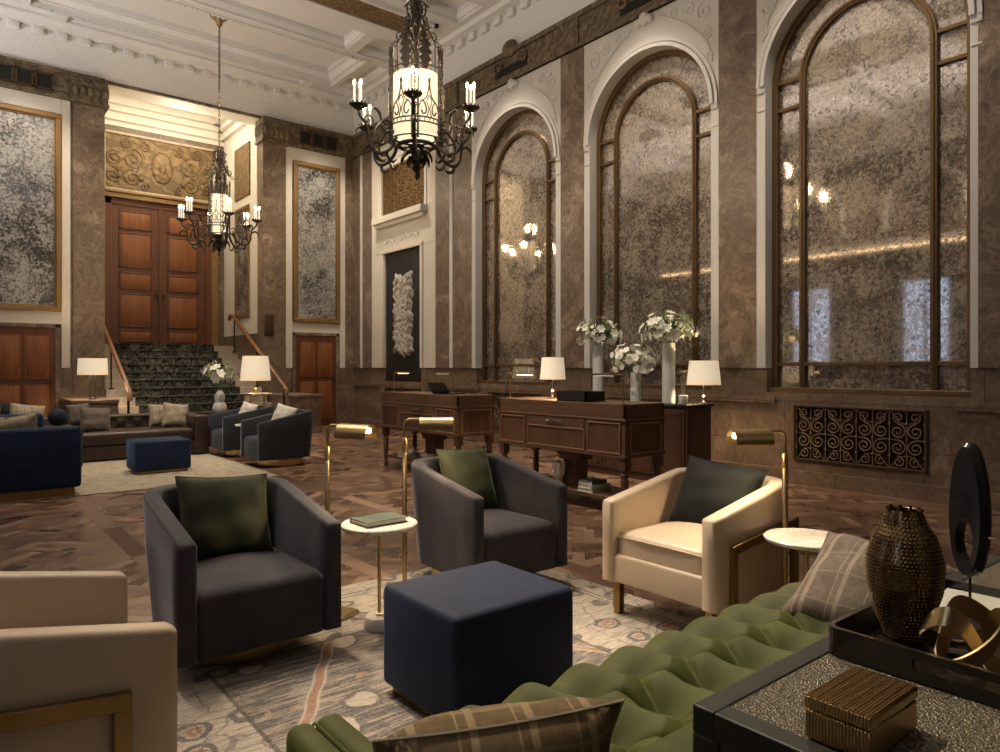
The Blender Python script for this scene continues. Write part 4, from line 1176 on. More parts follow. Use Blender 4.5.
def seatfn(i, j):
    u = SX0 + (SX1 - SX0) * i
    Lf = SYF - SYB - .08; La = .08 * PI / 2; Ld = .16; tot = Lf + La + Ld; s = j * tot
    uu = u - BX
    vv = s - (BY - SYB)   # last button row
    if vv < 0: h = tuft(uu, vv, su, sv, .105)
    else:
        du = abs((uu / su) - round(uu / su)) * su
        r = math.hypot(du, vv * .8)
        pu = 1 - math.exp(-(r / (.36 * su)) ** 1.7)
        h = .105 * pu * (1 - (.30 * math.exp(-du / .005) + .16 * math.exp(-du / .016)) * (1 - .5 * min(1, vv / .3))) * (.88 + .12 * abs(sin(PI * uu / su)) ** .5)
        h = max(h, 0) * (1 - .5 * min(1, vv / .3))
    e = min(1, (u - SX0) / .03, (SX1 - u) / .03)
    h *= .3 + .7 * max(0, e)
    z0 = .402
    if s < Lf: y, z, n = SYB + s, z0, (0, 1)
    elif s < Lf + La:
        a = (s - Lf) / .08; y, z, n = SYF - .08 + .08 * sin(a), z0 - .08 + .08 * cos(a), (sin(a), cos(a))
    else: y, z, n = SYF, z0 - .08 - (s - Lf - La), (1, 0)
    return (u, y + n[0] * h, z + n[1] * h)
t.grid(seatfn, 400, 150)
t.build('tufted_seat', 'green', sofa, world=True, angle=170)
t = MB(); t.rbox(.62, 3.09, .78, 1.45, .09, .33, .03, 3); t.build('seat_base', 'green', sofa, world=True)
t = MB(); t.rbox(.60, 3.11, .765, .90, .1, .615, .04, 3)
t.build('backrest', 'green', sofa, world=True, angle=60)
for k, (x0, x1) in enumerate(((.595, .73), (2.98, 3.115))):
    t = MB(); n = 2
    for i in range(n):
        a = x0 + (x1 - x0) * i / n; c = x0 + (x1 - x0) * (i + 1) / n
        t.rbox(a + .001, c - .001, .77, 1.49, .1, .565, .025, 4)
    t.rbox(x0 + .004, x1 - .004, .78, 1.48, .1, .545, .01, 1)
    t.build('arm', 'green', sofa, world=True, angle=50)
    t = MB()
    for i in range(1, n):
        a = x0 + (x1 - x0) * i / n; t.tube([(a, .78, .557), (a, 1.47, .557), (a, 1.485, .545), (a, 1.487, .12)], .004, 5)
    t.build('arm_welt', 'green', sofa, world=True)
for x in (.68, 3.03):
    for y in (.83, 1.40):
        t = MB(); t.lathe([(.016, 0), (.024, .09)], (x, y, ZR), 12); t.build('leg', 'ebony', sofa, world=True)
t = MB()
for r_ in range(0, 3):
    for c_ in range(-6, 9):
        u = BX + c_ * su + (.5 * su if r_ % 2 else 0); y = BY - r_ * sv
        if SX0 + .04 < u < SX1 - .04: t.ball((u, y, .406), .012, 8, 5, (1, 1, .6))
t.build('tuft_buttons', 'green', sofa, world=True)

pillow('brown plaid wool pillow with pale piping lying at the left end of the green sofa', (.85, 1.06, .53), (.47, .40), 'plaid_brown', Euler((math.radians(26), math.radians(-2), math.radians(-25))), 8, piping='sand_linen', T=.22)
pillow('taupe striped pillow leaning on the right arm of the green sofa', (2.60, 1.10, .545), (.47, .47), 'plaid_taupe', Euler((math.radians(-58), 0, math.radians(-70))), 9, T=.24, roll=16)

# ------------------------------------------------------------------ console table and its objects
TX0, TX1, TY0, TY1, TZ = 1.055, 2.65, .17, .753, .75
tb = thing('console_table', 'black oak console table with speckled metallic inset top behind the sofa', 'console table', ((TX0 + TX1) / 2, (TY0 + TY1) / 2, 0))
t = MB()
for q in ((TX0, TX1, TY1 - .045, TY1), (TX0, TX1, TY0, TY0 + .045), (TX0, TX0 + .045, TY0 + .045, TY1 - .045), (TX1 - .045, TX1, TY0 + .045, TY1 - .045)): t.box(q[0], q[1], q[2], q[3], TZ - .05, TZ)
t.build('top_frame', 'ebony', tb, world=True, bevel=.003)
t = MB(); t.box(TX0 + .045, TX1 - .045, TY0 + .045, TY1 - .045, TZ - .04, TZ - .003); t.build('inset_top', 'shagreen', tb, world=True)
for x in (TX0, TX1 - .05):
    for y in (TY0, TY1 - .05):
        t = MB(); t.box(x, x + .05, y, y + .05, ZR, TZ - .05); t.build('leg', 'ebony', tb, world=True, bevel=.003)
t = MB(); t.box(TX0 + .012, TX0 + .03, TY0 + .05, TY1 - .05, .18, TZ - .05); t.box(TX0 + .05, TX1 - .05, TY1 - .03, TY1 - .012, .18, TZ - .05); t.box(TX1 - .03, TX1 - .012, TY0 + .05, TY1 - .05, .18, TZ - .05)
t.build('side_panel', 'shagreen', tb, world=True)
t = MB()
for z in (.13, ): t.box(TX0 + .05, TX1 - .05, TY1 - .045, TY1 - .01, z, z + .05); t.box(TX0 + .005, TX0 + .045, TY0 + .05, TY1 - .05, z, z + .05); t.box(TX1 - .045, TX1 - .005, TY0 + .05, TY1 - .05, z, z + .05)
t.build('stretcher', 'ebony', tb, world=True, bevel=.003)

bx = thing('ribbed_box', 'small lidded brass box with ribbed top on the console table', 'box', (1.19, .518, TZ), 0)
t = MB(); t.rbox(-.088, .088, -.052, .052, 0, .047, .003, 1); t.build('box_body', 'ribbed', bx)
t = MB(); t.rbox(-.089, .089, -.053, .053, .049, .068, .003, 2)
for i in range(26):
    y = -.048 + i * .096 / 25; t.box(-.086, .086, y - .0011, y + .0011, .066, .0695)
t.build('lid', 'ribbed', bx)

ty = thing('serving_tray', 'dark wooden tray with handle slots on the console table', 'tray', (1.745, .46, TZ))
t = MB(); X0, X1, Y0_, Y1_ = -.285, .285, -.25, .255
def rr(x0, x1, y0, y1, r, n=5):
    out = []
    for cx, cy, a0 in ((x1 - r, y1 - r, 0), (x0 + r, y1 - r, PI / 2), (x0 + r, y0 + r, PI), (x1 - r, y0 + r, 3 * PI / 2)):
        for i in range(n + 1): a = a0 + PI / 2 * i / n; out.append((cx + r * cos(a), cy + r * sin(a)))
    return out
O = rr(X0, X1, Y0_, Y1_, .03); I = rr(X0 + .012, X1 - .012, Y0_ + .012, Y1_ - .012, .02); n = len(O)
def wall_strip(mb, za, zb_, skip=None):
    for k in range(n):
        k2 = (k + 1) % n
        mxy = ((O[k][0] + O[k2][0]) / 2, (O[k][1] + O[k2][1]) / 2); 
        if skip and abs(mxy[1] - .0) < .2 and abs(abs(mxy[0]) - .285) < .01:
            for a, c in ((0, .32), (.68, 1)):
                p = [(O[k][i] + (O[k2][i] - O[k][i]) * a) for i in (0, 1)]; q = [(O[k][i] + (O[k2][i] - O[k][i]) * c) for i in (0, 1)]
                r_ = [(I[k][i] + (I[k2][i] - I[k][i]) * a) for i in (0, 1)]; s_ = [(I[k][i] + (I[k2][i] - I[k][i]) * c) for i in (0, 1)]
                mb.add([(p[0], p[1], za), (q[0], q[1], za), (q[0], q[1], zb_), (p[0], p[1], zb_), (r_[0], r_[1], za), (s_[0], s_[1], za), (s_[0], s_[1], zb_), (r_[0], r_[1], zb_)], [(0, 1, 2, 3), (4, 7, 6, 5), (0, 4, 5, 1), (3, 2, 6, 7), (0, 3, 7, 4), (1, 5, 6, 2)])
            continue
        mb.add([(*O[k], za), (*O[k2], za), (*O[k2], zb_), (*O[k], zb_), (*I[k], za), (*I[k2], za), (*I[k2], zb_), (*I[k], zb_)], [(0, 1, 2, 3), (4, 7, 6, 5), (0, 4, 5, 1), (3, 2, 6, 7)])
wall_strip(t, 0, .022); wall_strip(t, .022, .042, True); wall_strip(t, .042, .058)
t.build('rim', 'tray', ty)
t = MB(); t.prism([(a * .995, b * .995) for a, b in O], 0, .009, 'z'); t.build('tray_floor', 'tray', ty)

vz = thing('beaded_vase', 'tall hammered bronze vase with studded surface standing on the tray', 'vase', (1.662, .632, TZ + .009))
t = MB()
def vr(z):
    z /= .28; pts = [(0, .040), (.05, .045), (.2, .058), (.42, .073), (.6, .075), (.78, .062), (.9, .042), (1, .034)]
    for (a, ra), (b, rb) in zip(pts, pts[1:]):
        if a <= z <= b:
            q = (z - a) / (b - a); q = q * q * (3 - 2 * q) * .5 + q * .5; return ra + (rb - ra) * q
    return pts[-1][1]
t.lathe([(vr(.28 * i / 28), .28 * i / 28) for i in range(29)] + [(.030, .278), (.028, .2)], n=40, caps=False)
t.add([(0.042 * cos(2 * PI * k / 20), .042 * sin(2 * PI * k / 20), 0) for k in range(20)], [tuple(range(20))[::-1]])
t.build('vase_body', 'vase_metal', vz)
t = MB()
for r_ in range(34):
    z = .008 + r_ * .0078; R_ = vr(z); m_ = max(20, int(2 * PI * R_ / .0082)); 
    for k in range(m_):
        a = 2 * PI * (k + .5 * (r_ % 2)) / m_; c = (R_ * cos(a), R_ * sin(a), z); rr_ = .0037
        d = Vector((cos(a), sin(a), 0)); e_ = Vector((-sin(a), cos(a), 0)); p = Vector(c)
        t.add([p + e_ * rr_, p + Vector((0, 0, rr_)), p - e_ * rr_, p - Vector((0, 0, rr_)), p + d * rr_ * .85], [(0, 1, 4), (1, 2, 4), (2, 3, 4), (3, 0, 4)])
t.build('beading', 'vase_metal', vz)
t = MB()
for k in range(10):
    a = 2 * PI * k / 10; t.ball((.033 * cos(a), .033 * sin(a), .281), .0042, 6, 4, (1, 1, 1.0 if k != 4 else 3.2))
t.build('rim_nubs', 'vase_metal', vz)

bk = thing('book', 'pale blank book lying flat on the tray behind the twisted brass ornament', 'book', (1.92, .575, TZ + .009), math.radians(8))
t = MB(); t.box(-.1, .1, -.075, .075, 0, .004); t.box(-.1, .1, -.075, .075, .026, .03); t.box(-.1, -.096, -.075, .075, 0, .03); t.build('cover', 'book_white', bk)
t = MB(); t.box(-.096, .096, -.071, .071, .004, .026); t.build('pages', 'paper', bk)
sc_ = thing('oval_sculpture', 'tall black oval stone sculpture pierced by a round hole on a thin rod', 'sculpture', (1.885, .575, TZ + .039), math.radians(64))
t = MB(); t.lathe([(.03, 0), (.03, .006), (.003, .008), (.003, .07)], n=16); t.build('rod', 'iron', sc_)
t = MB(); n = 40; vs = []; fs = []
def ov_pts(a_, b_, cz, sx=0.0): return [(a_ * sin(2 * PI * k / n) * (1 - .10 * cos(2 * PI * k / n)) + sx, cz - b_ * -cos(2 * PI * k / n)) for k in range(n)]
Oo = ov_pts(.046, .158, .228); Ii = [(.024 * sin(2 * PI * k / n) + .004, .158 + .05 * cos(2 * PI * k / n)) for k in range(n)]
for sgn in (-1, 1):
    for P_, dd in ((Oo, .010), ([(.006 + (a - .006) * .9, .225 + (b - .225) * .95) for a, b in Oo], .017), (Ii, .014)):
        vs += [(a, sgn * dd, b) for a, b in P_]
for sgn in (0, 3):
    for L_ in (0, 1):
        for k in range(n): k2 = (k + 1) % n; a = (sgn + L_) * n; fs.append((a + k, a + k2, a + n + k2, a + n + k))
for k in range(n): k2 = (k + 1) % n; fs.append((k, k2, 3 * n + k2, 3 * n + k)); fs.append((2 * n + k, 2 * n + k2, 5 * n + k2, 5 * n + k))
t.add(vs, fs); t.build('stone_oval', 'stone_black', sc_)
t = MB()
for x_ in (-.05, .045): t.lathe([(.004, 0), (.001, .016)], (0, 0, 0), 8); t.v = t.v[:-16] + [((x_ + (1 if x_ > 0 else -1) * z), y, x + .175) for x, y, z in t.v[-16:]]
t.ball((.0, -.012, .175), .005); t.build('metal_pins', 'steel', sc_)

kn = thing('twisted_ornament', 'twisted brass ribbon knot lying on the tray in front of the vase', 'ornament', (1.600, .490, TZ + .012), math.radians(-20)); kn.scale = (1.12, 1.12, 1.6)
t = MB(); pts = []
N_ = 90; vs = []; fs = []
for i in range(N_):
    a = 2 * PI * i / N_
    r_ = .062 + .022 * cos(3 * a + .4) 
    c = Vector((r_ * cos(2 * a) * .95, r_ * sin(2 * a) * .8, .030 + .030 * sin(3 * a)))
    tw = a * 1.5
    tdir = Vector((-sin(2 * a), cos(2 * a), .3 * cos(3 * a))).normalized(); up = Vector((0, 0, 1)); sd = tdir.cross(up).normalized(); u2 = sd.cross(tdir)
    wdir = sd * sin(tw * .7) * .6 + u2 * 1.0; wdir.normalize(); nd = tdir.cross(wdir)
    for s1, s2 in ((-1, -1), (1, -1), (1, 1), (-1, 1)): vs.append(c + wdir * .013 * s1 + nd * .0016 * s2)
for i in range(N_):
    j = (i + 1) % N_
    for k in range(4): k2 = (k + 1) % 4; fs.append((i * 4 + k, i * 4 + k2, j * 4 + k2, j * 4 + k))
t.add(vs, fs); t.move(lambda p: Vector((p.x, p.y, max(p.z, .0) + .002))); t.build('brass_ribbon', 'brass', kn, angle=60)

# ------------------------------------------------------------------ reception desks
def turned_leg(H):
    return [(.022, 0), (.028, .02), (.034, .04), (.02, .065), (.018, .08), (.026, .10), (.03, .15), (.034, .24), (.038, .32), (.028, .345), (.04, .36), (.04, .375), (.028, .39), (.036, .41), (.036, H)]
def desk(label, x0, x1, y0, y1):
    o = thing('reception_desk', label, 'desk', ((x0 + x1) / 2, (y0 + y1) / 2, 0))
    hx, hy = (x1 - x0) / 2, (y1 - y0) / 2; ZB, ZM, ZTp = .53, .885, 1.02
    t = MB(); t.box(-hx, hx, -hy, hy, ZB + .02, ZM - .02); t.box(-hx - .012, hx + .012, -hy - .012, hy + .012, ZB, ZB + .03); t.build('case', 'desk_wood', o, bevel=.004)
    t = MB(); t.box(-hx - .015, hx + .015, -hy - .015, hy + .015, ZM - .02, ZM)
    for q in ((-hx, -hx + .025, -hy, hy), (hx - .025, hx, -hy, hy), (-hx, hx, -hy, -hy + .025), (-hx, hx, hy - .025, hy)): t.box(q[0], q[1], q[2], q[3], ZM, ZTp)
    t.build('gallery', 'desk_wood', o, bevel=.004)
    t = MB(); t.box(-hx + .02, hx - .02, -hy + .02, hy - .02, ZTp - .03, ZTp - .004); t.build('desktop', 'desk_wood', o)
    P = MB(); Q = MB()
    L = 2 * hy
    for (a, c, z0, z1) in ((-hy + .06, -hy + .34 * L * .72, ZB + .045, ZM - .05), (-hy + .28 * L, hy - .28 * L, ZB + .045, ZM - .13), (hy - .34 * L * .72, hy - .06, ZB + .045, ZM - .05)):
        P.box(-hx - .006, -hx + .002, a, c, z0, z1)
        for q in ((a - .012, c + .012, z1, z1 + .014), (a - .012, c + .012, z0 - .014, z0), (a - .012, a, z0, z1), (c, c + .012, z0, z1)): Q.box(-hx - .016, -hx, q[0], q[1], q[2], q[3])
    P.box(-hx + .07, hx - .07, -hy - .006, -hy, ZB + .045, ZM - .05)
    for q in ((-hx + .058, hx - .058, ZM - .05, ZM - .036), (-hx + .058, hx - .058, ZB + .031, ZB + .045), (-hx + .058, -hx + .07, ZB + .03, ZM - .04), (hx - .07, hx - .058, ZB + .03, ZM - .04)): Q.box(q[0], q[1], -hy - .016, -hy, q[2], q[3])
    P.build('inset_panel', 'desk_wood_v', o); Q.build('panel_moulding', 'desk_edge', o, bevel=.003)
    t = MB(); t.box(-hx - .012, -hx, -hy + .28 * L, hy - .28 * L, ZM - .115, ZM - .03); dw = t.build('drawer', 'desk_wood', o, bevel=.003)
    t = MB(); t.box(-hx - .032, -hx - .024, -.11, .11, ZM - .075, ZM - .055); t.box(-hx - .026, -hx - .01, -.1, -.09, ZM - .07, ZM - .06); t.box(-hx - .026, -hx - .01, .09, .1, ZM - .07, ZM - .06); t.build('handle', 'steel', dw, bevel=.002)
    for sx in (-1, 1):
        for sy in (-1, 1):
            t = MB(); t.lathe(turned_leg(ZB), (sx * (hx - .045), sy * (hy - .045), 0), 16); t.box(sx * (hx - .045) - .04, sx * (hx - .045) + .04, sy * (hy - .045) - .04, sy * (hy - .045) + .04, .42, ZB); t.build('leg', 'desk_wood_v', o)
    t = MB(); t.box(-hx + .03, hx - .03, -hy + .05, hy - .05, .12, .155); t.build('shelf', 'desk_wood', o, bevel=.004)
    t = MB(); t.box(-.08, .08, -.10, .10, .155, ZB)
    for k in range(5): t.box(-.088, -.08, -.09 + k * .04, -.07 + k * .04, .16, ZB - .03)
    t.box(-.1, .1, -.17, .17, ZB - .07, ZB); t.box(-.1, .1, -.14, .14, ZB - .11, ZB - .07)
    t.build('centre_support', 'desk_wood_v', o, bevel=.003)
    return o
d1 = desk('walnut reception desk on turned legs, the right one behind the cream armchair', 4.84, 5.40, 4.17, 5.98)
d2 = copy_tree(d1, 'walnut reception desk on turned legs, the left one below the black artwork', (5.12, 7.66, 0))

def desk_lamp(label, x, y, dy, bronze=False):
    o = thing('desk_lamp', label, 'desk lamp', (x, y, 1.0161))
    m_ = 'brass' if not bronze else 'bronze'
    t = MB(); t.lathe([(.05, 0), (.05, .008), (.012, .014)], n=20); t.build('base', m_, o)
    t = MB(); t.tube([(0, 0, .01), (0, 0, .25), (0, dy * .008, .265), (0, dy * .03, .272), (0, dy * .13, .272)], .006, 8); t.build('stem', m_, o)
    t = MB(); a, c = sorted((dy * .12, dy * .37)); t.rbox(-.03, .03, a, c, .262, .282, .008, 2); hd = t.build('lamp_head', m_, o)
    t = MB(); t.box(-.02, .02, a + .02, c - .02, .259, .262); t.build('diffuser', 'bulb' if not bronze else 'candle', hd)
    return o
desk_lamp('slender brass desk lamp at the left end of the right desk', 4.92, 5.88, -1)
desk_lamp('bronze desk lamp at the near right corner of the right desk', 4.90, 4.24, 1, True)
desk_lamp('slender brass desk lamp at the left end of the left desk', 4.92, 8.36, -1)
desk_lamp('slender desk lamp at the right end of the left desk', 4.92, 6.95, 1, True)
lp = thing('laptop', 'open dark laptop screen on the left reception desk', 'laptop', (5.05, 7.42, 1.0161), 0)
t = MB(); t.rbox(0, .26, -.19, .19, 0, .018, .005, 1); t.build('laptop_base', 'black', lp)
t = MB(); t.box(-.006, .006, -.19, .19, 0, .13); t.move(lambda p: Vector((p.x - .08 * p.z / .13, p.y, p.z + .018))); t.build('screen', 'black', lp)
bx2 = thing('document_tray', 'black open box on the right reception desk left of the white vases', 'box', (5.10, 4.98, 1.0161))
t = MB(); t.box(-.14, .14, -.2, .2, 0, .01)
for q in ((-.14, -.128, -.2, .2), (.128, .14, -.2, .2), (-.14, .14, -.2, -.188), (-.14, .14, .188, .2)): t.box(q[0], q[1], q[2], q[3], 0, .10)
t.build('box_shell', 'black', bx2)

def table_lamp(label, x, y, z0, H=.44, rs=(.115, .145), sh=.235, stem='steel', pw=38, name='table_lamp', rect=False):
    o = thing(name, label, 'table lamp', (x, y, z0))
    zs_ = H - sh
    if rect:
        t = MB(); t.box(-.07, .07, -.07, .07, 0, .015); t.build('base', stem, o)
        for dx in (-.04, .04):
            t = MB(); t.box(dx - .012, dx + .012, -.012, .012, .015, zs_ + .02); t.build('stem', stem, o)
    else:
        t = MB(); t.lathe([(.06, 0), (.062, .01), (.02, .022), (.012, .035), (.028, .06), (.03, .08), (.012, .10), (.01, zs_ + .02)], n=20); t.build('base', stem, o)
    t = MB(); n = 32; r0, r1 = rs[1], rs[0]
    t.lathe([(r0, zs_), (r1, H), (r1 - .004, H), (r0 - .004, zs_), (r0, zs_)], n=n, caps=False); s_ = t.build('lamp_shade', 'shade', o)
    t = MB(); t.ball((0, 0, zs_ + sh * .45), .03, 8, 6); t.build('bulb', 'bulb', s_)
    lamp('POINT', (0, 0, zs_ + sh * .45), pw, (1, .72, .42), .05, parent=o, name='lamp_light')
    return o
table_lamp('cream shaded table lamp with glass base on the back edge of the right desk', 5.28, 5.58, 1.016, .45, (.12, .14), .24)

# ------------------------------------------------------------------ credenza, vases, flowers
cz = thing('credenza', 'dark walnut credenza with black stone top against the wall behind the right desk', 'credenza', (6.83, 5.65, 0))
t = MB(); t.box(-.21, .25, -.86, .86, .08, .90); t.box(-.19, .19, -.84, .84, 0, .08); t.build('case', 'cred_wood', cz, bevel=.004)
t = MB(); t.rbox(-.24, .28, -.89, .89, .90, .935, .008, 2); t.build('stone_top', 'stone_black', cz)
for i in range(4):
    y0 = -.84 + i * .42
    t = MB(); t.box(-.228, -.21, y0 + .01, y0 + .41, .1, .87); d_ = t.build('door', 'cred_wood', cz, bevel=.003)
    t = MB()
    for q in ((y0 + .05, y0 + .37, .81, .83), (y0 + .05, y0 + .37, .14, .16), (y0 + .05, y0 + .07, .14, .83), (y0 + .35, y0 + .37, .14, .83)): t.box(-.236, -.228, q[0], q[1], q[2], q[3])
    t.build('door_moulding', 'cred_wood', d_)
    t = MB(); t.ball((-.24, y0 + (.37 if i % 2 == 0 else .05), .55), .012); t.build('knob', 'brass', d_)
t = MB(); t.box(-.15, .15, -.868, -.86, .14, .84); t.build('end_panel', 'cred_wood', cz, bevel=.003)

def cyl_vase(label, x, y, z, h, r):
    o = thing('cylinder_vase', label, 'vase', (x, y, z))
    t = MB(); t.lathe([(r * .96, 0), (r, .01), (r, h), (r - .006, h), (r - .006, h - .05), (.001, h - .05)], n=28, caps=False); t.add([(r * .96 * cos(2 * PI * k / 20), r * .96 * sin(2 * PI * k / 20), 0) for k in range(20)], [tuple(range(20))]); t.build('vase_body', 'vase_glass', o)
    return o
CT = .935
cyl_vase('tall white glass cylinder vase at the left end of the credenza', 6.78, 6.30, CT, .71, .072)
cyl_vase('tall white glass cylinder vase right of the orchids on the credenza', 6.78, 5.17, CT, .71, .076)
cyl_vase('short white glass vase holding the orchids in the middle of the credenza', 6.72, 5.62, CT, .36, .065)

def petal_mesh(np_, L, W, curl, cup, seed=0):
    mb = MB()
    for k in range(np_):
        a = 2 * PI * k / np_; ca, sa = cos(a), sin(a); base = len(mb.v)
        for i in range(5):
            s = i / 4; w_ = W * sin(PI * min(1, s * .86 + .1)) ** .8 * (1 if i < 4 else .25)
            r = L * (s - curl * .25 * s * s * s); z = cup * L * (s - curl * s * s)
            for q in (-1, 0, 1):
                x, y = r, q * w_; zz = z + (abs(q) * .15 * w_)
                mb.v.append((x * ca - y * sa, x * sa + y * ca, zz))
        for i in range(4):
            for j in range(2): q = base + i * 3 + j; mb.f.append((q, q + 1, q + 4, q + 3))
    return mb
def bouquet(label, loc, rx, rz_, nb, kind, seed, nleaf=40, lean=0, petal=.075, cat='flowers'):
    o = thing('flower_bouquet', label, cat, loc); R_ = random.Random(seed)
    proto = None
    for i in range(nb):
        # roughly even points over a dome
        ph = R_.uniform(0, 2 * PI); ct = R_.uniform(-.45, 1.0) if kind == 'orchid' else R_.uniform(-.45, 1.0)
        st_ = math.sqrt(max(0, 1 - ct * ct)); d = Vector((st_ * cos(ph), st_ * sin(ph), ct))
        p = Vector((d.x * rx, d.y * rx, rz_ * (.45 + .75 * ct))) * R_.uniform(.70, 1.08)
        if proto is None:
            mb = petal_mesh(6, petal, petal * .26, .6, .55) if kind == 'lily' else petal_mesh(5, petal, petal * .45, .3, .15)
            mb.ball((0, 0, petal * .12), petal * .12, 6, 4)
            proto = mb.build('blossom', 'petal', o, angle=180); b = proto
        else:
            b = proto.copy(); COL.objects.link(b); b.parent = o
        b.location = p; q = (d + Vector((R_.uniform(-.4, .4), R_.uniform(-.4, .4), R_.uniform(-.3, .3)))).to_track_quat('Z', 'Y'); b.rotation_euler = q.to_euler()
        s_ = R_.uniform(.8, 1.2); b.scale = (s_, s_, s_)
    mb = MB()
    for i in range(nleaf):
        ph = R_.uniform(0, 2 * PI); ct = R_.uniform(-.2, 1.0); st_ = math.sqrt(1 - ct * ct); d = Vector((st_ * cos(ph), st_ * sin(ph), ct))
        base = Vector((d.x * rx * .3, d.y * rx * .3, rz_ * .2)); tip = Vector((d.x * rx * 1.0, d.y * rx * 1.0, rz_ * (.5 + .75 * ct)))
        mid = (base + tip) / 2 + Vector((0, 0, .02)); sd = (tip - base).cross(Vector((0, 0, 1)))
        if sd.length < .01: sd = Vector((1, 0, 0))
        sd.normalize(); w_ = .014
        mb.add([base, mid + sd * w_, tip, mid - sd * w_, mid + Vector((0, 0, .006))], [(0, 1, 4), (1, 2, 4), (2, 3, 4), (3, 0, 4)])
    mb.build('foliage', 'leaf' if kind != 'orchid' else 'leaf', o, angle=180)
    if kind == 'lily':
        pb = None
        for i in range(14):
            ph = R_.uniform(0, 2 * PI); ct = R_.uniform(.2, 1.0); st_ = math.sqrt(1 - ct * ct)
            if pb is None: pb = MB().ball((0, 0, 0), .02, 6, 5, (.7, .7, 1.9)).build('lily_bud', 'leaf_pale', o); q_ = pb
            else: q_ = pb.copy(); COL.objects.link(q_); q_.parent = o
            q_.location = (st_ * cos(ph) * rx * .98, st_ * sin(ph) * rx * .98, rz_ * (.5 + .85 * ct)); q_.rotation_euler = (R_.uniform(-.5, .5), R_.uniform(-.5, .5), 0)
    mb = MB()
    for i in range(7): a = i * .9; mb.tube([(.02 * cos(a), .02 * sin(a), -.12), (.04 * cos(a), .04 * sin(a), rz_ * .4)], .005, 5)
    mb.build('stems', 'leaf', o)
    return o
bouquet('white lily bouquet with green buds in the left tall vase on the credenza', (6.78, 6.30, CT + .72), .29, .27, 62, 'lily', 11, 90, petal=.062)
bouquet('white lily bouquet with green buds in the right tall vase on the credenza', (6.78, 5.17, CT + .72), .31, .28, 72, 'lily', 12, 100, petal=.062)
bouquet('dense dome of white orchids in the short middle vase', (6.72, 5.66, CT + .36), .29, .30, 99, 'orchid', 13, 10, petal=.052)
df = thing('reed_diffuser', 'pale candle pot with wooden reeds on the right end of the credenza', 'diffuser', (6.68, 4.89, CT))
t = MB(); t.lathe([(.048, 0), (.052, .005), (.052, .10), (.045, .105)], n=24); t.build('pot', 'ceramic', df)
t = MB()
for k in range(6): a = k * 1.05; t.tube([(.01 * cos(a), .01 * sin(a), .10), (.03 * cos(a), .03 * sin(a), .32)], .0035, 5)
t.build('reeds', 'sand_linen', df)
table_lamp('cream shaded table lamp at the right end of the dark credenza', 6.99, 4.83, CT, .50, (.165, .195), .28, 'steel', 42)

# things on the desk shelves
SHZ = .155
book('pale green book topping the stack on the right desk shelf', (5.0, 4.72, SHZ + .075), (.17, .24, .03), math.radians(96), 'book_green')
book('ivory book in the middle of the stack on the right desk shelf', (5.0, 4.70, SHZ + .040), (.19, .26, .034), math.radians(88), 'book_white')
book('ivory green book at the bottom of the stack on the right desk shelf', (5.0, 4.70, SHZ), (.20, .27, .038), math.radians(92), 'book_pale')
book('mustard book lying left of the white bust on the right desk shelf', (4.98, 5.52, SHZ), (.18, .26, .045), math.radians(90), 'book_olive')
bust = thing('head_planter', 'white ceramic head shaped vase on the right desk shelf', 'vase', (4.99, 5.10 + .08, SHZ), PI)
t = MB()
prof = [(.035, 0), (.04, .012), (.03, .03), (.03, .06), (.055, .09), (.068, .13), (.072, .18), (.068, .22), (.074, .235), (.062, .24), (.055, .2)]
t.lathe([(r, z) for r, z in prof], n=28, caps=False)
def face(p):
    a = math.atan2(p.y, p.x); r = math.hypot(p.x, p.y); f = max(0, cos(a)); z = p.z
    r *= 1 + .10 * f ** 4
    r += .022 * math.exp(-((a / .16) ** 2) - ((z - .135) / .022) ** 2)        # nose
    r -= .012 * math.exp(-(((abs(a) - .38) / .16) ** 2) - ((z - .155) / .014) ** 2)  # eyes
    r += .008 * math.exp(-((a / .28) ** 2) - ((z - .103) / .008) ** 2)       # mouth
    if z > .17: r += .006 * sin(a * 9) * (1 - f * .3)
    return Vector((r * cos(a), r * sin(a), z + (.012 * sin(a * 5) if z > .22 else 0)))
t2 = MB(); t2.lathe([(prof[0][0], 0)] + [(0, 0)], n=28, caps=False)
t3 = MB(); 
def rz_at(z):
    for (ra, za), (rb, zb_) in zip(prof, prof[1:8]):
        if za <= z <= zb_: return ra + (rb - ra) * (z - za) / (zb_ - za)
    return prof[7][0]
t3.lathe([(rz_at(i * .22 / 40), i * .22 / 40) for i in range(41)] + [(.074, .235), (.062, .24), (.055, .2), (.02, .19)], n=64, caps=False)
t3.move(face); t3.v += []; t3.build('head', 'ceramic', bust, angle=80)
t = MB()
for s_ in (-1, 1): t.ball((0, s_ * .07, .135), .016, 8, 6, (.8, .5, 1.5))
t.build('ears', 'ceramic', bust)
sc2 = [('pale bowl on the left desk shelf', 5.0, 7.35), ]
bw = thing('shelf_bowl', 'pale bowl on the shelf of the left reception desk', 'bowl', (5.0, 7.95 - .35, SHZ))
t = MB(); t.lathe([(.05, 0), (.11, .05), (.13, .09), (.12, .09), (.1, .055), (.01, .02)], n=24, caps=False); t.add([(.05 * cos(2 * PI * k / 16), .05 * sin(2 * PI * k / 16), 0) for k in range(16)], [tuple(range(16))]); t.build('bowl_body', 'ceramic', bw)
book('pale book lying on the shelf of the left reception desk', (4.99, 8.06, SHZ), (.2, .28, .05), math.radians(90), 'book_pale')
jr = thing('small_jar', 'small white jar on top of the pale book on the left desk shelf', 'jar', (4.99, 7.98, SHZ + .05))
t = MB(); t.lathe([(.03, 0), (.04, .02), (.035, .06), (.02, .07), (.022, .085)], n=20); t.build('jar_body', 'ceramic', jr)

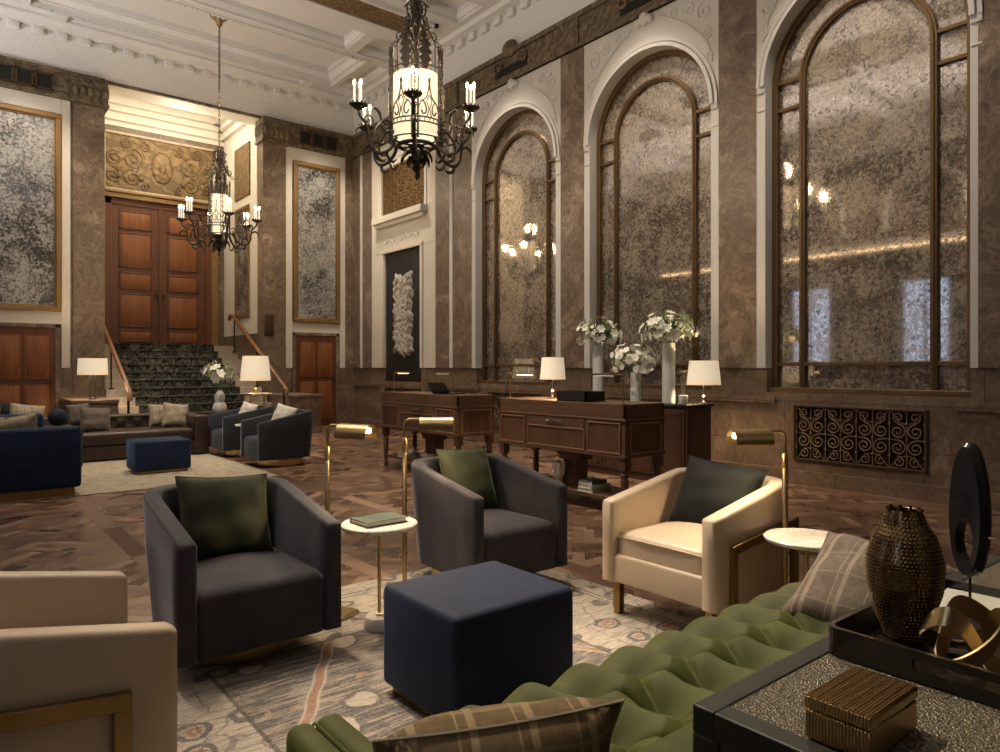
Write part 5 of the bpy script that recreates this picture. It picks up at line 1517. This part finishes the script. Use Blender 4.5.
# ------------------------------------------------------------------ far seating group
# brown leather sofa
bs = thing('leather_sofa', 'long low chocolate leather sofa with tufted back in front of the stairs', 'sofa', (1.4, 11.9, .012))
def P3(x0, x1, y0, y1, z0, z1, name, mat='brown_leather', r=.03, par=bs):
    t = MB(); t.rbox(x0, x1, y0, y1, z0, z1, r, 3); return t.build(name, mat, par, world=True)
P3(-.6, 3.33, 11.32, 12.3, .03, .24, 'base'); P3(-.6, 3.13, 11.30, 12.1, .24, .425, 'seat_cushion', r=.045)
P3(3.13, 3.35, 11.30, 12.42, .03, .62, 'arm')
P3(-.8, 3.33, 12.2, 12.45, .05, .62, 'backrest')
t = MB(); t.grid(lambda i, j: (-.5 + 3.62 * i, 12.21 - tuft(-.5 + 3.62 * i, j * .26 - .13, .24, .13, .03), .40 + .20 * j), 150, 16); t.build('tufting', 'brown_leather', bs, world=True, angle=170)
P3(-.1, 1.55, 10.62, 11.66, .03, .545, 'chaise', r=.05)
pillow('taupe linen pillow at the left on the brown sofa', (1.86, 11.72, .585), (.42, .38), 'taupe', Euler((math.radians(-16), math.radians(5), math.radians(6))), 20)
pillow('pale plaid pillow on the brown sofa above the small ottoman', (2.80, 11.95, .60), (.36, .36), 'plaid_light', Euler((math.radians(-16), math.radians(4), math.radians(8))), 21)
pillow('sand linen pillow overlapping the pale plaid one on the brown sofa', (2.98, 11.80, .605), (.38, .38), 'sand_linen', Euler((math.radians(-14), math.radians(8), math.radians(2))), 22)
pillow('dark taupe pillow at the right end of the brown sofa', (3.08, 12.08, .60), (.34, .34), 'taupe', Euler((math.radians(-10), math.radians(0), math.radians(-25))), 23)
# navy sofas
def navy_sofa(label, x0, x1, y0, h, loc_z=.012, D=.9):
    o = thing('navy_sofa', label, 'sofa', ((x0 + x1) / 2, y0 + D / 2, loc_z))
    hw, hd = (x1 - x0) / 2, D / 2
    t = MB(); t.box(-hw + .06, hw - .06, -hd + .05, hd - .05, 0, .09); t.build('plinth', 'brass_dark', o)
    t = MB(); t.rbox(-hw, hw, -hd, -hd + .16, .09, h, .04, 4); t.build('backrest', 'navy_bright', o)
    t = MB(); t.rbox(-hw + .05, hw - .05, -hd + .12, hd, .09, .42, .04, 3); t.build('seat', 'navy_bright', o)
    for s_ in (-1, 1):
        t = MB(); a, c = sorted((s_ * hw, s_ * (hw - .13))); t.rbox(a, c, -hd + .02, hd, .09, h - .1, .04, 3); t.build('arm', 'navy_bright', o)
    return o
navy_sofa('royal blue velvet sofa seen from behind with brass plinth at the left edge', -1.1, 1.22, 8.46, .725)
navy_sofa('second blue velvet sofa behind the nearest blue one at the left', -.9, 1.02, 9.75, .80, .012, .72)
pillow('pale plaid pillow peeking over the back of the nearest blue sofa', (.66, 8.80, .69), (.44, .36), 'plaid_light', Euler((math.radians(20), math.radians(-8), math.radians(5))), 30)
pillow('striped cream pillow left of the plaid one on the nearest blue sofa', (.36, 8.82, .70), (.44, .40), 'plaid_light', Euler((math.radians(22), math.radians(10), math.radians(-5))), 31)
pillow('plain white pillow at the left edge on the nearest blue sofa', (-.02, 8.84, .73), (.44, .42), 'white_linen', Euler((math.radians(18), math.radians(20), 0)), 32)
pillow('olive green pillow on the brown sofa at the far left edge', (.52, 11.95, .66), (.46, .42), 'olive_linen', Euler((math.radians(-12), 0, 0)), 33)
pillow('dark green pillow beside the olive one on the brown sofa', (.86, 12.05, .66), (.40, .40), 'dark_green', Euler((math.radians(-12), math.radians(3), 0)), 34)
pillow('pale striped pillow on the brown sofa below the left wooden door', (1.02, 11.72, .66), (.42, .38), 'plaid_light', Euler((math.radians(-16), math.radians(8), math.radians(4))), 35)
rp = thing('round_pillow', 'round navy velvet ball pillow on the brown sofa', 'pillow', (1.36, 11.50, .664)); t = MB(); t.ball((0, 0, 0), .115, 24, 16, (1, .8, 1)); t.build('cover', 'navy', rp); 
t = MB(); t.tube([(.115 * cos(2 * PI * k / 30) * 1.005, 0, .115 * sin(2 * PI * k / 30) * 1.005) for k in range(30)], .005, 5, closed=True); t.build('piping', 'navy', rp)
pillow('brown pillow propped in front of the left marble block', (1.70, 12.10, .64), (.30, .36), 'taupe', Euler((math.radians(-14), math.radians(-6), math.radians(-14))), 36)

# end table with lily vase
et = thing('end_table', 'dark low end table at the right end of the brown sofa', 'end table', (3.66, 11.85, .012))
t = MB(); t.rbox(-.27, .27, -.27, .27, .55, .585, .006, 2); t.build('tabletop', 'stone_black', et)
t = MB()
for q in ((-.24, -.24), (.24, -.24), (-.24, .24), (.24, .24)): t.box(q[0] - .015, q[0] + .015, q[1] - .015, q[1] + .015, 0, .55)
t.build('frame', 'iron', et)
gv = thing('gourd_vase', 'white double gourd vase holding lilies near the stairs', 'vase', (3.66, 11.8, .597))
t = MB(); t.lathe([(.07, 0), (.10, .03), (.115, .09), (.10, .15), (.07, .19), (.075, .22), (.085, .27), (.075, .32), (.045, .365), (.03, .38), (.035, .395), (.028, .39)], n=28); t.build('vase_body', 'ceramic', gv)
bouquet('white lily bouquet in the gourd vase before the stair carpet', (3.66, 11.8, 1.11), .24, .26, 16, 'lily', 14, 26, petal=.12)
# side table between slate chairs
st2 = thing('round_side_table', 'small round table with pale top between the two slate armchairs', 'side table', (3.62, 10.3, .012))
t = MB(); t.lathe([(.13, 0), (.13, .012), (.015, .02), (.012, .49)], n=24); t.build('base', 'brass', st2)
t = MB(); t.lathe([(.2, .49), (.205, .497), (.205, .508), (.2, .514)], n=36); t.build('tabletop', 'white_marble', st2)
# brass frame lamp table by the stairs
bt = thing('brass_table', 'tall open brass frame table carrying a lamp at the foot of the stairs', 'side table', (4.78, 13.15, 0))
t = MB(); t.box(-.2, .2, -.2, .2, .86, .875); t.build('tabletop', 'white_marble', bt)
t = MB()
for q in ((-.2, -.2), (.2, -.2), (-.2, .2), (.2, .2)): t.box(q[0] - .011, q[0] + .011, q[1] - .011, q[1] + .011, 0, .86)
for z in (.84, .02):
    for q in ((-.2, .2, -.21, -.19), (-.2, .2, .19, .21), (-.21, -.19, -.2, .2), (.19, .21, -.2, .2)): t.box(q[0], q[1], q[2], q[3], z, z + .02)
t.build('frame', 'brass', bt)
table_lamp('large cream shaded lamp right of the stairs above the slate chairs', 4.70, 13.05, .875, .70, (.23, .275), .46, 'brass', 80)
table_lamp('cream shaded lamp with twin stems on the left marble block', 2.18, 14.0, .80, .72, (.225, .235), .29, 'steel', 55, rect=True)

# ------------------------------------------------------------------ chandeliers
def chandelier(label, x, y, rot, zc, slim=1):
    SMOOTH[0] = True
    o = thing('chandelier', label, 'chandelier', (x, y, 3.42), rot)
    b0 = 3.42
    def Z(z): return z - b0
    t = MB(); t.lathe([(.02, Z(zc) - .22), (.05, Z(zc) - .18), (.06, Z(zc) - .12), (.14, Z(zc) - .05), (.17, Z(zc) - .02), (.17, Z(zc))], n=24); t.build('ceiling_rose', 'gilt', o)
    t = MB(); z = Z(5.45); i = 0
    while z < Z(zc) - .2:
        a = (i % 2) * PI / 2; pts = [(.016 * cos(q) * cos(a), .016 * cos(q) * sin(a), z + .035 + .035 * sin(q)) for q in [2 * PI * k / 8 for k in range(8)]]
        t.tube(pts, .0075, 4, closed=True); z += .052; i += 1
    t.build('chain', 'bronze_dark', o)
    # central stem and crown
    t = MB(); t.lathe([(.01, Z(5.47)), (.03, Z(5.42)), (.035, Z(5.3)), (.055, Z(5.22)), (.03, Z(5.16)), (.028, Z(4.95)), (.05, Z(4.9)), (.035, Z(4.85)), (.025, Z(4.7)), (.022, Z(4.0))], n=14); t.build('stem', 'iron', o)
    for k in range(6):
        t = MB(); a = PI / 6 + PI / 3 * k; u = Vector((cos(a), sin(a), 0))
        t.tube([u * r + Vector((0, 0, Z(zz))) for r, zz in ((.02, 5.34), (.06, 5.40), (.10, 5.36), (.10, 5.28), (.07, 5.22), (.09, 5.14), (.12, 5.05))], .008, 5)
        t.tube(spiral(u * .09 + Vector((0, 0, Z(5.33))), .045, 1.2, u, (0, 0, 1), 0, 14), .007, 5)
        t.tube([u * r + Vector((0, 0, Z(zz))) for r, zz in ((.03, 4.95), (.08, 5.06), (.14, 5.06), (.17, 4.98), (.20, 4.94))], [.010, .012, .014, .012, .01], 6)
        t.tube(spiral(u * .17 + Vector((0, 0, Z(5.0))), .06, 1.3, u, (0, 0, 1), PI / 2, 14, -1), .008, 5)
        t.tube(spiral(u * .235 + Vector((0, 0, Z(4.93))), .04, 1.3, u, (0, 0, 1), 0, 14, -1), .007, 5)
        sd = Vector((-sin(a), cos(a), 0))
        for s_ in (-1, 1):
            for zz, rr_, r0 in ((5.1, .03, .13), (5.2, .03, .09)):
                t.tube(spiral(u * r0 + sd * s_ * .07 + Vector((0, 0, Z(zz))), rr_, 1.2, sd, (0, 0, 1), PI / 2, 12, s_), .0065, 4)
        t.build('crown_scroll', 'iron', o)
    # hanging leaf plates between posts
    for k in range(6):
        t = MB(); a = PI / 6 + PI / 3 * k; u = Vector((cos(a), sin(a), 0)); sd = Vector((-sin(a), cos(a), 0))
        out = [(0, 4.98), (.025, 4.96), (.05, 4.93), (.028, 4.90), (.058, 4.86), (.032, 4.82), (.068, 4.78), (.036, 4.74), (.060, 4.70), (.03, 4.66), (.042, 4.63), (.018, 4.6), (.008, 4.53), (0, 4.50)]
        out = [(w_ * 1.3, z_) for w_, z_ in out]; pl_ = [(w_, Z(z_)) for w_, z_ in out] + [(-w_, Z(z_)) for w_, z_ in out[::-1]][1:-1]
        c0 = u * .20; c1 = u * .212; n_ = len(pl_)
        t.add([c0 + sd * w_ + Vector((0, 0, z_)) for w_, z_ in pl_] + [c1 + sd * w_ * .9 + Vector((0, 0, z_)) for w_, z_ in pl_], [tuple(range(n_)), tuple(range(2 * n_ - 1, n_ - 1, -1))] + [(i_, (i_ + 1) % n_, (i_ + 1) % n_ + n_, i_ + n_) for i_ in range(n_)])
        t.build('leaf_plate', 'iron', o, smooth=False)
    # lantern
    t = MB(); R6 = .255
    t.lathe([(R6, Z(3.88)), (R6, Z(4.56)), (R6 - .006, Z(4.56)), (R6 - .006, Z(3.88)), (R6, Z(3.88))], n=36, caps=False); t.build('lantern', 'parchment', o)
    for k in range(6):
        a = PI / 3 * k; u = Vector((cos(a), sin(a), 0)); sd = Vector((-sin(a), cos(a), 0))
        t = MB()
        for s_ in (-1, 1): t.tube([u * .305 + sd * .032 * s_ + Vector((0, 0, Z(zz))) for zz in (3.80, 4.2, 4.70)], .009, 5)
        for j in range(9):
            zz = 3.86 + j * .09; t.tube(spiral(u * .305 + Vector((0, 0, Z(zz + .03))), .03, 1.1, sd, (0, 0, 1), PI / 2 * (j % 2 * 2), 10, 1 if j % 2 else -1), .0065, 4); t.ball(u * .31 + Vector((0, 0, Z(zz + .075))), .012, 6, 4)
        t.tube([u * .305 + Vector((0, 0, Z(zz))) for zz in (4.70, 4.77, 4.83)], [.014, .02, .003], 6)
        for s_ in (-1, 1): t.tube([u * .305 + sd * (s_ * w_) + Vector((0, 0, Z(zz))) for w_, zz in ((.0, 4.68), (.03, 4.73), (.045, 4.80), (.035, 4.84))], [.008, .009, .007, .003], 5)
        t.build('cage_post', 'iron', o)
    t = MB()
    for zz, r_ in ((3.84, .300), (3.98, .300), (4.03, .300), (4.60, .29)): t.tube([(r_ * cos(2 * PI * k / 36), r_ * sin(2 * PI * k / 36), Z(zz)) for k in range(36)], .009, 5, closed=True)
    t.tube([(.19 * cos(2 * PI * k / 36), .19 * sin(2 * PI * k / 36), Z(3.80)) for k in range(36)], .022, 8, closed=True)
    for k in range(36):
        a = 2 * PI * k / 36; t.tube([(.300 * cos(a), .300 * sin(a), Z(3.98)), (.300 * cos(a), .300 * sin(a), Z(4.03))], .006, 4)
    for k in range(6):
        a0 = PI / 3 * k
        for s_ in (-1, 1):
            def pt(da, zz): return (.300 * cos(a0 + PI / 6 + s_ * da), .300 * sin(a0 + PI / 6 + s_ * da), Z(zz))
            t.tube([pt(.42, 4.03), pt(.40, 4.12), pt(.28, 4.2), pt(.15, 4.16), pt(.12, 4.09), pt(.22, 4.06), pt(.3, 4.1)], .007, 4)
            t.tube([pt(.3, 4.19), pt(.12, 4.24), pt(.04, 4.32), pt(0, 4.40)], .007, 4)
            t.tube([pt(.1, 4.03), pt(.02, 4.12), pt(.1, 4.2), pt(0, 4.27)], .006, 4)
        t.ball((.300 * cos(a0 + PI / 6), .300 * sin(a0 + PI / 6), Z(4.42)), .018, 6, 5, (1, 1, 2))
        a1 = a0 + PI / 6
        t.tube([(.300 * cos(a0), .300 * sin(a0), Z(3.84)), (.22 * cos(a0), .22 * sin(a0), Z(3.81)), (.02 * cos(a0), .02 * sin(a0), Z(3.80))], .010, 5)
    t.build('lower_openwork', 'iron', o)
    t = MB(); t.lathe([(.001, Z(3.42)), (.012, Z(3.44)), (.022, Z(3.47)), (.01, Z(3.50)), (.045, Z(3.54)), (.05, Z(3.57)), (.025, Z(3.6)), (.055, Z(3.66)), (.06, Z(3.72)), (.09, Z(3.80)), (.02, Z(3.84))], n=16)
    for k in range(6):
        a = PI / 3 * k + .2; u = Vector((cos(a), sin(a), 0))
        t.tube([u * r + Vector((0, 0, Z(zz))) for r, zz in ((.04, 3.62), (.09, 3.66), (.1, 3.60), (.07, 3.57))], [.014, .016, .010, .004], 5)
        t.tube([u * r + Vector((0, 0, Z(zz))) for r, zz in ((.06, 3.74), (.13, 3.72), (.17, 3.66), (.18, 3.6))], [.01, .018, .014, .003], 5)
    t.build('bottom_finial', 'iron', o)
    for k in range(6):
        a = PI / 3 * k; u = Vector((cos(a), sin(a), 0)); sd = Vector((-sin(a), cos(a), 0)); V = lambda r, zz, s_=0: u * r + sd * s_ + Vector((0, 0, Z(zz)))
        t = MB()
        t.tube([V(.24, 3.86), V(.30, 3.74), V(.40, 3.66), V(.50, 3.66), V(.56, 3.74), V(.57, 3.84), V(.60, 3.94), V(.66, 4.0), V(.68, 4.06)], [.015, .016, .016, .016, .014, .014, .013, .012, .012], 6)
        t.tube([V(.30, 4.0), V(.38, 4.02), V(.46, 3.94), V(.50, 3.84), V(.47, 3.76), V(.40, 3.76), V(.38, 3.82)], .010, 5)
        t.tube(spiral(V(.57, 3.98), .07, 1.4, u, (0, 0, 1), -PI / 2, 16, -1), .009, 5)
        t.tube(spiral(V(.33, 3.92), .06, 1.3, u, (0, 0, 1), PI, 14, 1), .009, 5)
        t.tube([V(.48, 3.66), V(.46, 3.59), V(.40, 3.57), V(.36, 3.6)], [.012, .018, .013, .003], 5)
        t.tube([V(.36, 3.66), V(.33, 3.61), V(.28, 3.58), V(.24, 3.62)], [.01, .016, .012, .003], 5)
        t.tube([V(.58, 3.86), V(.64, 3.90), V(.70, 3.86), V(.71, 3.80)], [.008, .014, .010, .003], 5)
        t.tube([V(.42, 4.0), V(.44, 4.08), V(.50, 4.12), V(.53, 4.08)], [.01, .016, .010, .003], 5)
        ar = t.build('arm', 'iron', o)
        t = MB(); t.lathe([(.012, 0), (.04, .012), (.075, .035), (.088, .055), (.078, .055), (.04, .03), (.01, .025)], (u.x * .68, u.y * .68, Z(4.06)), 20, caps=False)
        for j in range(12):
            q = 2 * PI * j / 12; t.ball((u.x * .68 + .086 * cos(q), u.y * .68 + .086 * sin(q), Z(4.06) + .06), .014, 6, 4, (.8, .8, 1.4))
        t.build('drip_pan', 'iron', ar)
        for j in range(3):
            q = 2 * PI * j / 3 + k; cx, cy = u.x * .68 + .042 * cos(q), u.y * .68 + .042 * sin(q)
            t = MB(); t.lathe([(.0125, Z(4.08)), (.013, Z(4.30)), (.006, Z(4.308))], (cx, cy, 0), 10); t.build('candle', 'candle', ar)
            t = MB(); t.ball((cx, cy, Z(4.342)), .014, 8, 6, (1, 1, 2.4)); t.build('candle_bulb', 'flame', ar)
    for k in range(6):
        a = PI / 3 * k; lamp('POINT', (.68 * cos(a), .68 * sin(a), Z(4.42)), CH_W, (1, .76, .48), .05, parent=o, name='candle_light')
    lamp('POINT', (0, 0, Z(4.9)), CH_W * 2, (1, .78, .52), .15, parent=o, name='lantern_light')
    lamp('POINT', (0, 0, Z(4.10)), 11, (1, .76, .46), .04, parent=o, name='lantern_light')
    SMOOTH[0] = False
    if slim != 1:
        for c_ in o.children:
            if c_.type == 'MESH' and c_.name.split('.')[0] in ('lantern', 'cage_post', 'lower_openwork', 'leaf_plate'): c_.scale = (slim, slim, 1)
    return o
CH_W = 13
AZ = math.atan2(-6.57, -4.15)
chandelier('large wrought iron candle chandelier hanging in the foreground centre', 4.15, 6.57, AZ - .05, ZTOP - .09)
chandelier('wrought iron candle chandelier hanging farther back before the big wooden doors', 4.15, 13.4, AZ + .5, ZC + .3, .62)

# ------------------------------------------------------------------ light
WARM = (1, .84, .66); COOL = (.62, .74, 1)
def spot(loc, tgt, p, ang=50, size=.12, col=WARM, blend=.8): return lamp('SPOT', loc, p, col, size, spot=ang, blend=blend, target=tgt, name='unseen_spot')
# ceiling downlights over the seating groups, plus added spots for desks and stairs
spot((1.6, 5.2, 7.5), (2.0, 1.3, .4), 1500, 30, .06)
spot((4.6, 3.2, 7.5), (2.2, 1.2, .4), 420, 26, .06)
spot((3.9, 5.2, 7.5), (2.9, 2.6, .3), 620, 32)
spot((.4, 6.2, 7.5), (.9, 2.9, .3), 620, 34)
spot((1.6, 7.4, 7.5), (2.0, 3.2, .3), 420, 34)
spot((1.4, 8.6, 7.5), (1.8, 10.3, .3), 620, 48)
spot((2.4, 5.4, 7.5), (4.9, 5.9, .7), 1100, 44)  # added from the camera side to brighten the desk fronts
spot((5.4, 9.2, 7.5), (4.6, 8.2, .3), 420, 56)
spot((3.4, 10.6, 7.5), (3.2, 12.0, .3), 760, 50)
spot((4.1, 12.6, 7.5), (4.1, 15.4, 1.0), 700, 34)  # added to bring out highlights on the stair nosings
# wall grazers
for y in CW + [ART]: 
    spot((XR - 1.6, y, 7.45), (XR, y, 2.6), 350, 66, .1)
for x in (1.28, 6.9): spot((x, YB - 1.7, 7.45), (x, YB, 3.2), 350, 66, .1)
for y in (2.4, 5.35, 8.3, 11.2): spot((XL + 1.7, y, 7.45), (XL, y, 3.6), 330, 66, .05)  # out-of-view spots added so the left wall shows brighter in the mirrors
# bright cove in the stair recess
lamp('AREA', (XC + .1, 16.4, 7.35), 45, (1, .83, .6), 2.6, size_y=1.0, target=(XC + .1, 16.7, 0), name='recess_light')
lamp('POINT', (XC + .1, 16.3, 6.3), 60, (1, .84, .62), .3, name='recess_glow')
# added spots hidden behind the left ledge lip, to brighten the ceiling
for y in (1, 4, 7, 10, 13): lamp('SPOT', (XL + .14, y, 4.56), 700, (1, .95, .92), .05, spot=120, blend=1, target=(2.6, y, 7.9), name='hidden_ceiling_fill')
# weak warm fill added out of view by the near wall, no real source
lamp('AREA', (2.5, YN + .2, 3.5), 4, (1, .86, .7), 6.0, size_y=3.0, target=(3, 6, 2), name='near_fill')

wd = bpy.data.worlds.new('world'); S.world = wd; wd.use_nodes = True
wd.node_tree.nodes['Background'].inputs[0].default_value = (1, .85, .7, 1); wd.node_tree.nodes['Background'].inputs[1].default_value = .05

# ------------------------------------------------------------------ camera
cd = bpy.data.cameras.new('camera'); cam = bpy.data.objects.new('camera', cd); COL.objects.link(cam)
cam.location = (0, 0, 1.35)
ang = math.radians(39.1)
cam.rotation_euler = (PI / 2, 0, -ang)
cd.sensor_width = 36; cd.lens = 698.5 / 1000 * 36; cd.shift_y = (368 - 376) / 1000 * -1 * -1
cd.clip_start = .02
S.camera = cam
S.view_settings.view_transform = 'Standard'; S.view_settings.look = 'None'; S.view_settings.gamma = 1; S.view_settings.use_curve_mapping = False
S.view_settings.exposure = 0.42
S.cycles.use_denoising = True
S.cycles.max_bounces = 6; S.cycles.diffuse_bounces = 3; S.cycles.glossy_bounces = 3; S.cycles.sample_clamp_indirect = 4; S.cycles.caustics_reflective = False; S.cycles.caustics_refractive = False
